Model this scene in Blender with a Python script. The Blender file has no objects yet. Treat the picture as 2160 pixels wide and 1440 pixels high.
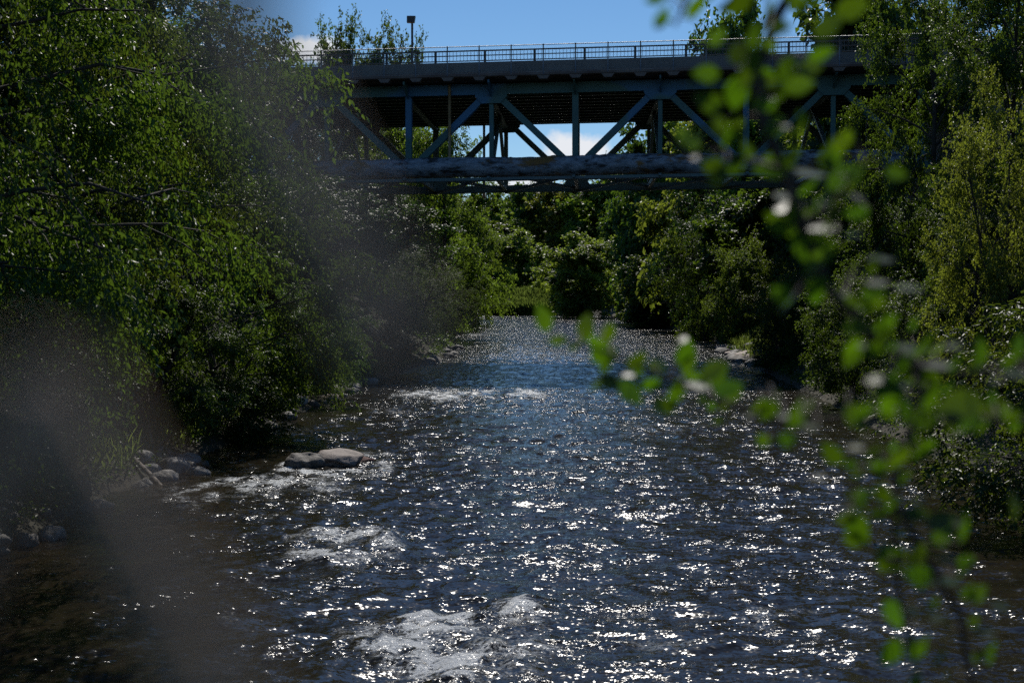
import bpy, math, random
import numpy as np
from mathutils import Vector, Matrix

R = math.radians
scene = bpy.context.scene
col = scene.collection
random.seed(7)
rng = np.random.default_rng(11)

# ---------------------------------------------------------------- camera
CAM_Z = 4.24
HOR = 610.0                      # horizon row of the 2160 x 1440 photograph
FPX = 3000.0                     # 50 mm lens on a 36 mm sensor
cam = bpy.data.cameras.new('camera')
cam.lens = 50.0
cam.sensor_width = 36.0
cam.clip_start = 0.02
cam.clip_end = 8000
cam.dof.use_dof = True
cam.dof.focus_distance = 38.0
cam.dof.aperture_fstop = 2.8
cam_ob = bpy.data.objects.new('camera', cam)
cam_ob.location = (0, 0, CAM_Z)
cam_ob.rotation_euler = (R(90 - 2.1), 0, 0)
col.objects.link(cam_ob)
scene.camera = cam_ob

# ---------------------------------------------------------------- sky and sun
SUN_EL, SUN_AZ = 44.0, 4.0       # azimuth to the right of the view direction (+Y)
world = bpy.data.worlds.new('World')
scene.world = world
world.use_nodes = True
wn, wl = world.node_tree.nodes, world.node_tree.links
wn.clear()
w_out = wn.new('ShaderNodeOutputWorld')
w_bg = wn.new('ShaderNodeBackground')
w_sky = wn.new('ShaderNodeTexSky')
w_sky.sky_type = 'NISHITA'
w_sky.sun_disc = False
w_sky.sun_elevation = R(SUN_EL)
w_sky.sun_rotation = R(SUN_AZ)
w_sky.altitude = 900
w_sky.air_density = 1.0
w_sky.dust_density = 0.0
w_sky.ozone_density = 5.0
w_bg.inputs['Strength'].default_value = 0.10
w_tc = wn.new('ShaderNodeTexCoord')


def wmath(op, a, b=None, clamp=False):
    n = wn.new('ShaderNodeMath'); n.operation = op; n.use_clamp = clamp
    for i, v in enumerate((a, b)):
        if v is None: continue
        if isinstance(v, (int, float)): n.inputs[i].default_value = v
        else: wl.new(v, n.inputs[i])
    return n.outputs[0]


w_noise = wn.new('ShaderNodeTexNoise')
w_noise.inputs['Scale'].default_value = 26
w_noise.inputs['Detail'].default_value = 8
w_noise.inputs['Roughness'].default_value = 0.6
wl.new(w_tc.outputs['Generated'], w_noise.inputs['Vector'])
mask = None
for (px, py, sx, sz) in ((1235, 318, 0.030, 0.014), (665, 112, 0.024, 0.009), (1080, 392, 0.03, 0.007),
                         (300, 200, 0.06, 0.016), (2300, 200, 0.10, 0.02), (-600, 150, 0.16, 0.03)):
    dx, dz = (px - 1080) / FPX, (HOR - py) / FPX
    d = Vector((dx, 1, dz)).normalized()
    vm = wn.new('ShaderNodeVectorMath'); vm.operation = 'SUBTRACT'
    wl.new(w_tc.outputs['Generated'], vm.inputs[0]); vm.inputs[1].default_value = d
    vs = wn.new('ShaderNodeVectorMath'); vs.operation = 'MULTIPLY'
    wl.new(vm.outputs[0], vs.inputs[0]); vs.inputs[1].default_value = (1 / sx, 1 / sx, 1 / sz)
    vl = wn.new('ShaderNodeVectorMath'); vl.operation = 'LENGTH'
    wl.new(vs.outputs[0], vl.inputs[0])
    a = wmath('SUBTRACT', 1.0, vl.outputs['Value'])
    mask = a if mask is None else wmath('MAXIMUM', mask, a)
nz = wmath('MULTIPLY', wmath('SUBTRACT', w_noise.outputs['Fac'], 0.5), 3.2)
mask = wmath('MULTIPLY', wmath('ADD', mask, nz), 1.6, clamp=True)
w_mix = wn.new('ShaderNodeMix'); w_mix.data_type = 'RGBA'
wl.new(mask, w_mix.inputs['Factor'])
w_hs = wn.new('ShaderNodeHueSaturation'); w_hs.inputs['Saturation'].default_value = 1.12
wl.new(w_sky.outputs[0], w_hs.inputs['Color']); wl.new(w_hs.outputs[0], w_mix.inputs['A'])
w_mix.inputs['B'].default_value = (9.5, 9.8, 10.4, 1)
wl.new(w_mix.outputs['Result'], w_bg.inputs['Color'])
wl.new(w_bg.outputs[0], w_out.inputs['Surface'])

sun = bpy.data.lights.new('sun', 'SUN')
sun.energy = 4.2
sun.angle = R(0.5)
sun.color = (1.0, 0.95, 0.87)
sun_ob = bpy.data.objects.new('sun', sun)
sd = Vector((math.sin(R(SUN_AZ)) * math.cos(R(SUN_EL)), math.cos(R(SUN_AZ)) * math.cos(R(SUN_EL)), math.sin(R(SUN_EL))))
sun_ob.rotation_euler = (-sd).to_track_quat('-Z', 'Y').to_euler()
sun_ob.location = (0, 0, 60)
col.objects.link(sun_ob)

scene.view_settings.view_transform = 'Standard'
scene.view_settings.look = 'None'
scene.view_settings.exposure = -0.25
scene.view_settings.gamma = 1.0
scene.view_settings.use_curve_mapping = False
cy = scene.cycles
cy.use_denoising = False
cy.max_bounces = 5
cy.diffuse_bounces = 2
cy.glossy_bounces = 2
cy.transmission_bounces = 3
cy.transparent_max_bounces = 4
cy.sample_clamp_indirect = 3.0
cy.sample_clamp_direct = 9.0
cy.caustics_reflective = False
cy.caustics_refractive = False


# ---------------------------------------------------------------- helpers
def X_at(px, Y): return (px - 1080.0) / FPX * Y
def Z_at(py, Y): return CAM_Z + (HOR - py) / FPX * Y
def on_water(px, py):
    Y = CAM_Z * FPX / (py - HOR)
    return X_at(px, Y), Y


def tag(o, label=None, cat=None, group=None, kind=None):
    if label: o['label'] = label
    if cat: o['category'] = cat
    if group: o['group'] = group
    if kind: o['kind'] = kind
    return o


def link(name, data, parent=None, loc=None):
    o = bpy.data.objects.new(name, data)
    col.objects.link(o)
    if loc is not None: o.location = loc
    if parent is not None: o.parent = parent
    return o


def empty(name, loc=(0, 0, 0), rz=0.0):
    o = link(name, None, None, loc)
    o.empty_display_size = 0.3
    o.rotation_euler = (0, 0, rz)
    return o


def np_mesh(name, verts, faces, mat=None, smooth=False, tint=None, extra=None):
    """verts (n,3); faces an (m,k) array, all of one size k"""
    me = bpy.data.meshes.new(name)
    v = np.ascontiguousarray(verts, dtype=np.float32)
    f = np.ascontiguousarray(faces, dtype=np.int32)
    m, k = f.shape
    me.vertices.add(len(v)); me.vertices.foreach_set('co', v.ravel())
    me.loops.add(m * k); me.loops.foreach_set('vertex_index', f.ravel())
    me.polygons.add(m)
    me.polygons.foreach_set('loop_start', np.arange(0, m * k, k, dtype=np.int32))
    me.polygons.foreach_set('loop_total', np.full(m, k, dtype=np.int32))
    if smooth: me.polygons.foreach_set('use_smooth', np.ones(m, dtype=bool))
    for nm, arr in (('tint', tint),) + tuple(extra or ()):
        if arr is not None:
            at = me.attributes.new(nm, 'FLOAT', 'POINT')
            at.data.foreach_set('value', np.ascontiguousarray(arr, dtype=np.float32))
    me.update(calc_edges=True)
    if mat: me.materials.append(mat)
    return me


class MB:
    """collects boxes, beams, tubes and prisms into one mesh"""
    def __init__(self): self.v = []; self.f = []; self.n = 0

    def add(self, vs, fs):
        self.v += [tuple(p) for p in vs]
        self.f += [tuple(i + self.n for i in f) for f in fs]
        self.n = len(self.v)

    def box(self, c, ax, ay, az):
        c, ax, ay, az = Vector(c), Vector(ax), Vector(ay), Vector(az)
        vs = [c + sx * ax + sy * ay + sz * az for sz in (-1, 1) for sy in (-1, 1) for sx in (-1, 1)]
        self.add(vs, [(0, 2, 3, 1), (4, 5, 7, 6), (0, 1, 5, 4), (2, 6, 7, 3), (0, 4, 6, 2), (1, 3, 7, 5)])

    def beam(self, p, q, w, h, side):
        """box from p to q; w across `side`, h across the remaining direction"""
        p, q = Vector(p), Vector(q)
        d = (q - p); L = d.length; d.normalize()
        s = Vector(side); s = (s - d * s.dot(d)).normalized()
        t = d.cross(s)
        self.box((p + q) / 2, d * L / 2, s * w / 2, t * h / 2)

    def hbeam(self, p, q, w, h, side, t=0.03):
        """H-section: two flanges of height h set w apart along `side`, web between"""
        p, q = Vector(p), Vector(q)
        d = (q - p); L = d.length; d.normalize()
        s = Vector(side); s = (s - d * s.dot(d)).normalized()
        u = d.cross(s); c = (p + q) / 2
        for k in (-1, 1):
            self.box(c + s * k * (w - t) / 2, d * L / 2, s * t / 2, u * h / 2)
        self.box(c, d * L / 2, s * (w / 2 - t), u * t / 2)

    def tube(self, pts, rad, n=6, cap=True):
        pts = [Vector(p) for p in pts]
        vs, fs = [], []
        ref = Vector((0.31, 0.17, 0.93))
        for i, p in enumerate(pts):
            d = (pts[min(i + 1, len(pts) - 1)] - pts[max(i - 1, 0)]).normalized()
            if abs(d.dot(ref)) > 0.95: ref = Vector((1, 0.2, 0.1))
            a = d.cross(ref).normalized(); b = d.cross(a)
            r = rad[i] if hasattr(rad, '__len__') else rad
            for k in range(n):
                th = 2 * math.pi * k / n
                vs.append(p + (a * math.cos(th) + b * math.sin(th)) * r)
        for i in range(len(pts) - 1):
            for k in range(n):
                k2 = (k + 1) % n
                fs.append((i * n + k, i * n + k2, (i + 1) * n + k2, (i + 1) * n + k))
        if cap:
            fs.append(tuple(range(n)))
            fs.append(tuple((len(pts) - 1) * n + k for k in reversed(range(n))))
        self.add(vs, fs)

    def prism(self, poly, a, b, n, thick, c):
        """polygon in the plane (a, b) at c, extruded by thick along n"""
        c, a, b, n = Vector(c), Vector(a), Vector(b), Vector(n)
        k = len(poly)
        vs = [c + a * x + b * y + n * (s * thick / 2) for s in (-1, 1) for x, y in poly]
        fs = [tuple(reversed(range(k))), tuple(range(k, 2 * k))]
        fs += [(i, (i + 1) % k, k + (i + 1) % k, k + i) for i in range(k)]
        self.add(vs, fs)

    def mesh(self, name, mat, smooth=False):
        me = bpy.data.meshes.new(name)
        me.from_pydata(self.v, [], self.f)
        if smooth:
            me.polygons.foreach_set('use_smooth', np.ones(len(self.f), dtype=bool))
        me.materials.append(mat)
        me.update()
        return me

    def build(self, name, mat, parent=None, smooth=False):
        return link(name, self.mesh(name, mat, smooth), parent)


_tab = np.random.default_rng(5).random((256, 256))
def vnoise(x, y, s=0):
    x = np.asarray(x, float) + 17.3 * s; y = np.asarray(y, float) + 41.7 * s
    xi = np.floor(x).astype(int); yi = np.floor(y).astype(int)
    fx = x - xi; fy = y - yi
    fx = fx * fx * fx * (fx * (fx * 6 - 15) + 10); fy = fy * fy * fy * (fy * (fy * 6 - 15) + 10)
    a = _tab[xi & 255, yi & 255]; b = _tab[(xi + 1) & 255, yi & 255]
    c = _tab[xi & 255, (yi + 1) & 255]; d = _tab[(xi + 1) & 255, (yi + 1) & 255]
    return (a * (1 - fx) + b * fx) * (1 - fy) + (c * (1 - fx) + d * fx) * fy


def fbm(x, y, o=4, s=0):
    r = 0; a = 0.5; k = 1
    for i in range(o):
        r = r + a * (vnoise(x * k, y * k, s + i) - 0.5); a *= 0.5; k *= 2.03
    return r


# ---------------------------------------------------------------- materials
class NT:
    def __init__(self, name):
        self.m = bpy.data.materials.new(name); self.m.use_nodes = True
        self.n = self.m.node_tree.nodes; self.l = self.m.node_tree.links
        self.n.clear()
        self.out = self.n.new('ShaderNodeOutputMaterial')

    def new(self, t, **kw):
        nd = self.n.new(t)
        for k, v in kw.items(): setattr(nd, k, v)
        return nd

    def set(self, nd, **kw):
        for k, v in kw.items():
            s = nd.inputs[k.replace('_', ' ')]
            if hasattr(v, 'is_output') or isinstance(v, bpy.types.NodeSocket): self.l.new(v, s)
            else: s.default_value = v
        return nd

    def noise(self, scale, detail=4, rough=0.55, vec=None, stretch=None):
        t = self.new('ShaderNodeTexNoise')
        self.set(t, Scale=scale, Detail=detail, Roughness=rough)
        if vec is None:
            tc = self.new('ShaderNodeTexCoord'); vec = tc.outputs['Object']
        if stretch:
            mp = self.new('ShaderNodeMapping'); mp.inputs['Scale'].default_value = stretch
            self.l.new(vec, mp.inputs['Vector']); vec = mp.outputs[0]
        self.l.new(vec, t.inputs['Vector'])
        return t

    def ramp(self, fac, stops):
        r = self.new('ShaderNodeValToRGB')
        e = r.color_ramp.elements
        while len(e) < len(stops): e.new(0.5)
        for i, (p, c) in enumerate(stops):
            e[i].position = p; e[i].color = c if len(c) == 4 else (*c, 1)
        self.l.new(fac, r.inputs[0])
        return r.outputs['Color']

    def mixc(self, f, a, b, mode='MIX'):
        m = self.new('ShaderNodeMix', data_type='RGBA', blend_type=mode)
        for k, v in (('Factor', f), ('A', a), ('B', b)):
            if isinstance(v, bpy.types.NodeSocket): self.l.new(v, m.inputs[k])
            else: m.inputs[k].default_value = v if not isinstance(v, tuple) or len(v) == 4 else (*v, 1)
        return m.outputs['Result']

    def math(self, op, a, b=None, clamp=False):
        n = self.new('ShaderNodeMath', operation=op, use_clamp=clamp)
        for i, v in enumerate((a, b)):
            if v is None: continue
            if isinstance(v, bpy.types.NodeSocket): self.l.new(v, n.inputs[i])
            else: n.inputs[i].default_value = v
        return n.outputs[0]

    def bump(self, h, strength=0.5, dist=0.02, normal=None):
        b = self.new('ShaderNodeBump')
        b.inputs['Strength'].default_value = strength; b.inputs['Distance'].default_value = dist
        self.l.new(h, b.inputs['Height'])
        if normal: self.l.new(normal, b.inputs['Normal'])
        return b.outputs[0]

    def principled(self, color, rough=0.6, normal=None, **kw):
        p = self.new('ShaderNodeBsdfPrincipled')
        if isinstance(color, bpy.types.NodeSocket): self.l.new(color, p.inputs['Base Color'])
        else: p.inputs['Base Color'].default_value = (*color, 1)
        if isinstance(rough, bpy.types.NodeSocket): self.l.new(rough, p.inputs['Roughness'])
        else: p.inputs['Roughness'].default_value = rough
        if normal: self.l.new(normal, p.inputs['Normal'])
        for k, v in kw.items():
            s = p.inputs[k.replace('_', ' ')]
            if isinstance(v, bpy.types.NodeSocket): self.l.new(v, s)
            else: s.default_value = v
        return p

    def done(self, sh):
        self.l.new(sh.outputs[0] if hasattr(sh, 'outputs') else sh, self.out.inputs['Surface'])
        return self.m


def leaf_mat(name, dark, light, trans, tmix=0.42, rough=0.46, spec=0.33):
    t = NT(name)
    a = t.new('ShaderNodeAttribute', attribute_name='tint')
    oi = t.new('ShaderNodeObjectInfo')
    c = t.mixc(a.outputs['Fac'], dark, light)
    tc = t.mixc(a.outputs['Fac'], tuple(x * 0.58 for x in trans), trans)
    outs = []
    for src in (c, tc):
        h = t.new('ShaderNodeHueSaturation')
        t.l.new(src, h.inputs['Color'])
        t.l.new(t.math('ADD', t.math('MULTIPLY', oi.outputs['Random'], 0.03), 0.485), h.inputs['Hue'])
        t.l.new(t.math('ADD', t.math('MULTIPLY', oi.outputs['Random'], 0.35), 0.82), h.inputs['Value'])
        outs.append(h.outputs[0])
    p = t.principled(outs[0], rough, **{'Specular_IOR_Level': spec})
    tr = t.new('ShaderNodeBsdfTranslucent'); t.l.new(outs[1], tr.inputs['Color'])
    mx = t.new('ShaderNodeMixShader'); mx.inputs[0].default_value = tmix
    t.l.new(p.outputs[0], mx.inputs[1]); t.l.new(tr.outputs[0], mx.inputs[2])
    return t.done(mx)


M = {}
M['leaf_green'] = leaf_mat('leaf_green', (0.014, 0.034, 0.008), (0.042, 0.086, 0.015), (0.21, 0.33, 0.022), 0.40)
M['leaf_bright'] = leaf_mat('leaf_bright', (0.018, 0.044, 0.009), (0.052, 0.105, 0.018), (0.23, 0.36, 0.028), 0.32)
M['leaf_yellow'] = leaf_mat('leaf_yellow', (0.050, 0.078, 0.012), (0.125, 0.165, 0.028), (0.42, 0.52, 0.05), 0.46)
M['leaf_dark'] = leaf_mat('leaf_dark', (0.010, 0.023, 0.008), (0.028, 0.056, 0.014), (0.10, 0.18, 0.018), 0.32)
M['leaf_grey'] = leaf_mat('leaf_grey', (0.022, 0.044, 0.018), (0.055, 0.088, 0.038), (0.17, 0.26, 0.05), 0.38, 0.6, 0.2)
M['leaf_near'] = leaf_mat('leaf_near', (0.035, 0.075, 0.014), (0.060, 0.115, 0.020), (0.135, 0.28, 0.005), 0.5, 0.42, 0.55)
M['leaf_far_lit'] = leaf_mat('leaf_far_lit', (0.030, 0.062, 0.012), (0.085, 0.150, 0.026), (0.32, 0.48, 0.04), 0.46)  # lighter leaf copy; the sunlit look of far trees is in its colour
M['grass'] = leaf_mat('grass', (0.07, 0.10, 0.02), (0.15, 0.18, 0.045), (0.42, 0.52, 0.09), 0.45, 0.55, 0.3)


def simple_noise_mat(name, c1, c2, scale, rough=0.85, bump=0.4, dist=0.02, detail=6, stretch=None, lo=0.35, hi=0.65, **kw):
    t = NT(name)
    n = t.noise(scale, detail, 0.6, stretch=stretch)
    c = t.ramp(n.outputs['Fac'], [(lo, c1), (hi, c2)])
    n2 = t.noise(scale * 4, 6, 0.65, stretch=stretch)
    return t.done(t.principled(c, rough, t.bump(n2.outputs['Fac'], bump, dist), **kw))


M['bark'] = simple_noise_mat('bark', (0.030, 0.024, 0.018), (0.085, 0.070, 0.055), 5, 0.9, 0.8, 0.03, stretch=(1, 1, 0.25))
M['twig'] = simple_noise_mat('twig', (0.035, 0.026, 0.018), (0.075, 0.058, 0.040), 12, 0.8, 0.4, 0.005)
M['soil'] = simple_noise_mat('soil', (0.030, 0.030, 0.014), (0.075, 0.062, 0.038), 0.9, 0.95, 0.9, 0.1)
M['concrete'] = simple_noise_mat('concrete', (0.135, 0.13, 0.125), (0.20, 0.19, 0.18), 0.7, 0.9, 0.25, 0.01, stretch=(1, 1, 0.35))
M['concrete_dark'] = simple_noise_mat('concrete_dark', (0.13, 0.115, 0.10), (0.24, 0.22, 0.20), 0.8, 0.92, 0.35, 0.015, stretch=(1, 1, 0.4))
M['slab_under'] = simple_noise_mat('slab_under', (0.10, 0.068, 0.058), (0.17, 0.14, 0.125), 0.6, 0.92, 0.3, 0.01)
M['galv'] = simple_noise_mat('galv', (0.16, 0.17, 0.18), (0.26, 0.27, 0.28), 6, 0.5, 0.1, 0.003, Metallic=0.5)
M['wire_coat'] = simple_noise_mat('wire_coat', (0.40, 0.27, 0.165), (0.48, 0.33, 0.21), 40, 0.55, 0.1, 0.0005, Specular_IOR_Level=0.7)
M['rail_black'] = simple_noise_mat('rail_black', (0.018, 0.021, 0.026), (0.04, 0.044, 0.05), 3, 0.5, 0.1, 0.003)
M['tan_pipe'] = simple_noise_mat('tan_pipe', (0.24, 0.16, 0.08), (0.40, 0.29, 0.16), 1.5, 0.6, 0.1, 0.005)
M['driftwood'] = simple_noise_mat('driftwood', (0.12, 0.095, 0.075), (0.30, 0.25, 0.21), 4, 0.85, 0.8, 0.01, stretch=(1, 1, 0.3))
M['lens'] = simple_noise_mat('lens', (0.30, 0.25, 0.16), (0.36, 0.30, 0.20), 4, 0.3, 0.05, 0.002)


def steel_mat(name, base, patch, rust, patch_lo=0.56):
    t = NT(name)
    n = t.noise(0.55, 5, 0.6)
    c = t.ramp(n.outputs['Fac'], [(0.32, tuple(x * 0.78 for x in base)), (0.66, base)])
    n3 = t.noise(0.22, 2, 0.5)
    k = t.math('MULTIPLY', t.math('SUBTRACT', n3.outputs['Fac'], patch_lo), 30, clamp=True)
    c = t.mixc(k, c, patch)
    n2 = t.noise(3.0, 8, 0.7)
    k2 = t.math('MULTIPLY', t.math('SUBTRACT', n2.outputs['Fac'], 0.62), 9, clamp=True)
    c = t.mixc(k2, c, rust)
    n4 = t.noise(20, 4, 0.6)
    return t.done(t.principled(c, 0.55, t.bump(n4.outputs['Fac'], 0.15, 0.01)))


M['steel'] = steel_mat('steel', (0.055, 0.150, 0.148), (0.040, 0.150, 0.29), (0.09, 0.055, 0.035))
M['steel_dull_skylit'] = steel_mat('steel_dull_skylit', (0.12, 0.175, 0.175), (0.10, 0.17, 0.17), (0.085, 0.05, 0.03))  # dull paint, its colour lightened for sky light on the stringer flanges

t = NT('pipe_wrap')           # weathered wrap: flaking grey-white coat over dark backing with rust stains
n = t.noise(1.9, 10, 0.74, stretch=(0.55, 1.0, 1.7))
c = t.ramp(n.outputs['Fac'], [(0.42, (0.022, 0.02, 0.018)), (0.46, (0.13, 0.15, 0.175)), (0.60, (0.32, 0.36, 0.41))])
n2 = t.noise(0.55, 7, 0.7, stretch=(0.6, 0.6, 1.0))
k = t.math('MULTIPLY', t.math('SUBTRACT', n2.outputs['Fac'], 0.555), 14, clamp=True)
c = t.mixc(k, c, (0.23, 0.115, 0.025))
n3 = t.noise(2.2, 8, 0.75)
k3 = t.math('MULTIPLY', t.math('SUBTRACT', n3.outputs['Fac'], 0.63), 12, clamp=True)
c = t.mixc(k3, c, (0.03, 0.025, 0.022))
M['pipe_wrap'] = t.done(t.principled(c, 0.7, t.bump(n.outputs['Fac'], 0.9, 0.08)))


def rock_mat(name, c1, c2, c3):
    t = NT(name)
    oi = t.new('ShaderNodeObjectInfo')
    n = t.noise(2.3, 8, 0.65)
    c = t.ramp(n.outputs['Fac'], [(0.32, c1), (0.5, c2), (0.68, c3)])
    h = t.new('ShaderNodeHueSaturation'); t.l.new(c, h.inputs['Color'])
    t.l.new(t.math('ADD', t.math('MULTIPLY', oi.outputs['Random'], 0.7), 0.6), h.inputs['Value'])
    n2 = t.noise(7, 9, 0.7)
    return t.done(t.principled(h.outputs[0], 0.72, t.bump(n2.outputs['Fac'], 0.7, 0.04)))


M['rock'] = rock_mat('rock', (0.075, 0.068, 0.062), (0.19, 0.175, 0.16), (0.31, 0.29, 0.27))
M['rock_tan'] = rock_mat('rock_tan', (0.20, 0.155, 0.13), (0.41, 0.325, 0.275), (0.52, 0.43, 0.37))
M['rock_dark'] = rock_mat('rock_dark', (0.04, 0.036, 0.032), (0.12, 0.105, 0.09), (0.23, 0.20, 0.17))
M['rock_red'] = rock_mat('rock_red', (0.07, 0.02, 0.015), (0.17, 0.045, 0.03), (0.24, 0.08, 0.05))

# ---------------------------------------------------------------- the river and its banks
LY = np.array([-60, 0, 15, 29, 38, 47, 60, 75, 91, 110, 150, 219, 400.0])
LX = np.array([-8, -8, -8, -8.2, -7.8, -7.4, -6.7, -5.4, -3.8, -4.6, -6.0, -7.3, -7.3])
RY = np.array([-60, 0, 15, 29, 40, 58, 75, 88, 110, 141, 165, 190, 212, 400.0])
RX = np.array([10, 10, 10.2, 10.5, 10.9, 12.0, 13.0, 13.8, 16.0, 18.0, 16.6, 16.0, 15.0, 15.0])
FAR_Y = 231.0


def edge_l(Y): return np.interp(Y, LY, LX) + 0.7 * fbm(np.asarray(Y) * 0.35, np.zeros_like(np.asarray(Y, float)) + 3.1, 3, 2)
def edge_r(Y): return np.interp(Y, RY, RX) + 0.9 * fbm(np.asarray(Y) * 0.3, np.zeros_like(np.asarray(Y, float)) + 8.1, 3, 3)


def land_height(X, Y):
    X = np.asarray(X, float); Y = np.asarray(Y, float)
    el, er = edge_l(Y), edge_r(Y)
    d1 = np.minimum(np.minimum(X - el, er - X), FAR_Y - Y)
    d2 = np.minimum(np.minimum(er - X, Y - 207.0), FAR_Y - Y)
    d = np.maximum(d1, d2)
    out = np.maximum(-d, 0)
    near = np.clip((165 - Y) / 50, 0, 1)
    hi = 4.0 + 11.6 * near
    z_low = 0.42 * out
    z = np.where(out < 3, z_low, 1.26 + 0.70 * (out - 3))
    z = hi * (1 - np.exp(-z / hi * 1.15))
    z = z + np.clip(out, 0, 4) * 0.16 * fbm(X * 0.5, Y * 0.5, 4, 1) * 2
    bed = -0.9 * np.clip(d / 1.5, 0, 1) ** 0.7
    return np.where(d > 0, bed, z)


def lh(x, y): return float(land_height(np.array([x]), np.array([y]))[0])


gx = np.concatenate([[-3000, -1200, -500, -250], np.arange(-150, -40, 8), np.arange(-40, 45, 0.8), np.arange(45, 150, 8), [250, 500, 1200, 3000]])
gy = np.concatenate([[-3000, -800, -250, -100], np.arange(-60, 8, 6), np.arange(8, 130, 0.9), np.arange(130, 250, 1.8), np.arange(250, 400, 12), [500, 900, 1800, 4000]])
GX, GY = np.meshgrid(gx, gy)
GZ = land_height(GX, GY)
nr, nc = GX.shape
ii = np.arange(nr * nc).reshape(nr, nc)
gf = np.stack([ii[:-1, :-1], ii[:-1, 1:], ii[1:, 1:], ii[1:, :-1]], -1).reshape(-1, 4)
ground = link('ground', np_mesh('ground', np.stack([GX, GY, GZ], -1).reshape(-1, 3), gf, M['soil'], True))
tag(ground, 'dark soil of the two steep river banks', kind='structure')

# --- water surface
ROCKS_IN = []       # (x, y, r) stones that break the surface
rows = np.concatenate([np.linspace(-50, 7.5, 24)[:-1], 7.5 * (FAR_Y + 2) ** 0 * np.exp(np.linspace(0, math.log((FAR_Y + 2) / 7.5), 760))])
cols_n = 330
el = edge_l(rows) - 1.4; er = edge_r(rows) + 1.4
el = np.where(rows > 204, -70.0, el)
tt = np.linspace(0, 1, cols_n)
WX = el[:, None] + (er - el)[:, None] * tt[None, :]
WY = np.repeat(rows[:, None], cols_n, 1)
FOAM = []    # x, y, rx, ry, strength, bump height
def foam(px, py, wpx, hpx, s, hgt):
    x, y = on_water(px, py)
    y2 = on_water(px, py + hpx / 2)[1]; y1 = on_water(px, py - hpx / 2)[1]
    FOAM.append((x, y, wpx / 2 / FPX * y, (y1 - y2) / 2, s, hgt))
foam(890, 1365, 260, 110, 1.0, 0.10)
foam(1060, 1315, 200, 80, 0.9, 0.10)
foam(980, 1400, 420, 110, 0.55, 0.05)
foam(745, 1150, 190, 60, 0.75, 0.12)
foam(820, 1165, 80, 60, 0.6, 0.06)
foam(520, 1035, 250, 60, 0.85, 0.07)
foam(640, 1015, 180, 30, 0.7, 0.06)
foam(800, 1000, 90, 50, 0.7, 0.05)
foam(700, 1010, 220, 70, 0.35, 0.02)
foam(760, 962, 90, 16, 0.7, 0.06)
foam(940, 834, 190, 18, 0.85, 0.12)
foam(1120, 832, 70, 26, 0.85, 0.14)
foam(820, 870, 160, 30, 0.4, 0.04)
foam(1000, 705, 90, 10, 0.5, 0.05)
foam(990, 670, 70, 6, 0.9, 0.05)
foam(1150, 1285, 120, 40, 0.4, 0.05)
foam(600, 985, 60, 34, 0.9, 0.06)
foam(690, 996, 190, 12, 0.9, 0.03)
foam(820, 985, 60, 40, 0.7, 0.04)
foam(450, 1045, 120, 40, 0.7, 0.05)
foam(700, 1075, 300, 60, 0.3, 0.03)
foam(1100, 700, 300, 40, 0.32, 0.04)
foam(1650, 1310, 180, 50, 0.42, 0.05)
foam(1440, 1380, 240, 60, 0.40, 0.05)
foam(1870, 1320, 150, 40, 0.35, 0.04)
foam(1180, 745, 300, 26, 0.40, 0.05)
foam(1480, 725, 160, 24, 0.40, 0.05)
foam(1400, 905, 240, 30, 0.35, 0.04)
foam(1110, 735, 120, 16, 0.42, 0.05)

# choppy water: crests run across the flow, which comes down the valley to the camera
wx = WX + 1.2 * fbm(WX * 0.4, WY * 0.4, 2, 20)
wy = WY + 1.2 * fbm(WX * 0.4, WY * 0.4, 2, 21)
rough = 0.55 + 1.2 * np.clip(0.5 + 1.6 * fbm(WX * 0.16, WY * 0.09, 3, 9), 0, 1.4)
h = 0.10 * fbm(wx * 0.55, wy * 0.85, 2, 4) + 0.16 * rough * fbm(wx * 1.2, wy * 2.0, 3, 5)
rid = 1 - np.abs(2 * vnoise(wx * 1.5, wy * 2.6, 6) - 1)
h = h + 0.055 * rough * (rid ** 2 - 0.35)
foam_m = np.zeros_like(h)
for (x, y, rx, ry, s, hb) in FOAM:
    wa = rx * 1.6 * fbm(WX * 1.3, WY * 0.9, 3, 60) * 2; wb = ry * 1.6 * fbm(WX * 1.1, WY * 0.9, 3, 63) * 2
    q = ((WX - x + wa) / (rx + 1e-6)) ** 2 + ((WY - y + wb) / (ry + 1e-6)) ** 2
    g = np.exp(-q * 0.9)
    foam_m = np.maximum(foam_m, s * g)
    h = h + hb * g * (1 + 2.2 * fbm(WX * 2.2, WY * 2.2, 3, 12)) + 0.10 * g * fbm(WX * 4.5, WY * 4.5, 3, 13)
crest = np.clip((h - 0.075) / 0.09, 0, 1) * np.clip(rough - 0.75, 0, 1)
foam_m = np.maximum(foam_m, 0.55 * crest)
calm = np.clip(np.minimum(WX - el[:, None], er[:, None] - WX) / 4.0, 0.12, 1)       # quieter along the banks
h = 0.66 * h * (0.35 + 0.65 * calm) * np.clip(1.15 - WY / 400, 0.5, 1)
nr, nc = WX.shape
ii = np.arange(nr * nc).reshape(nr, nc)
wf = np.stack([ii[:-1, :-1], ii[:-1, 1:], ii[1:, 1:], ii[1:, :-1]], -1).reshape(-1, 4)

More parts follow.
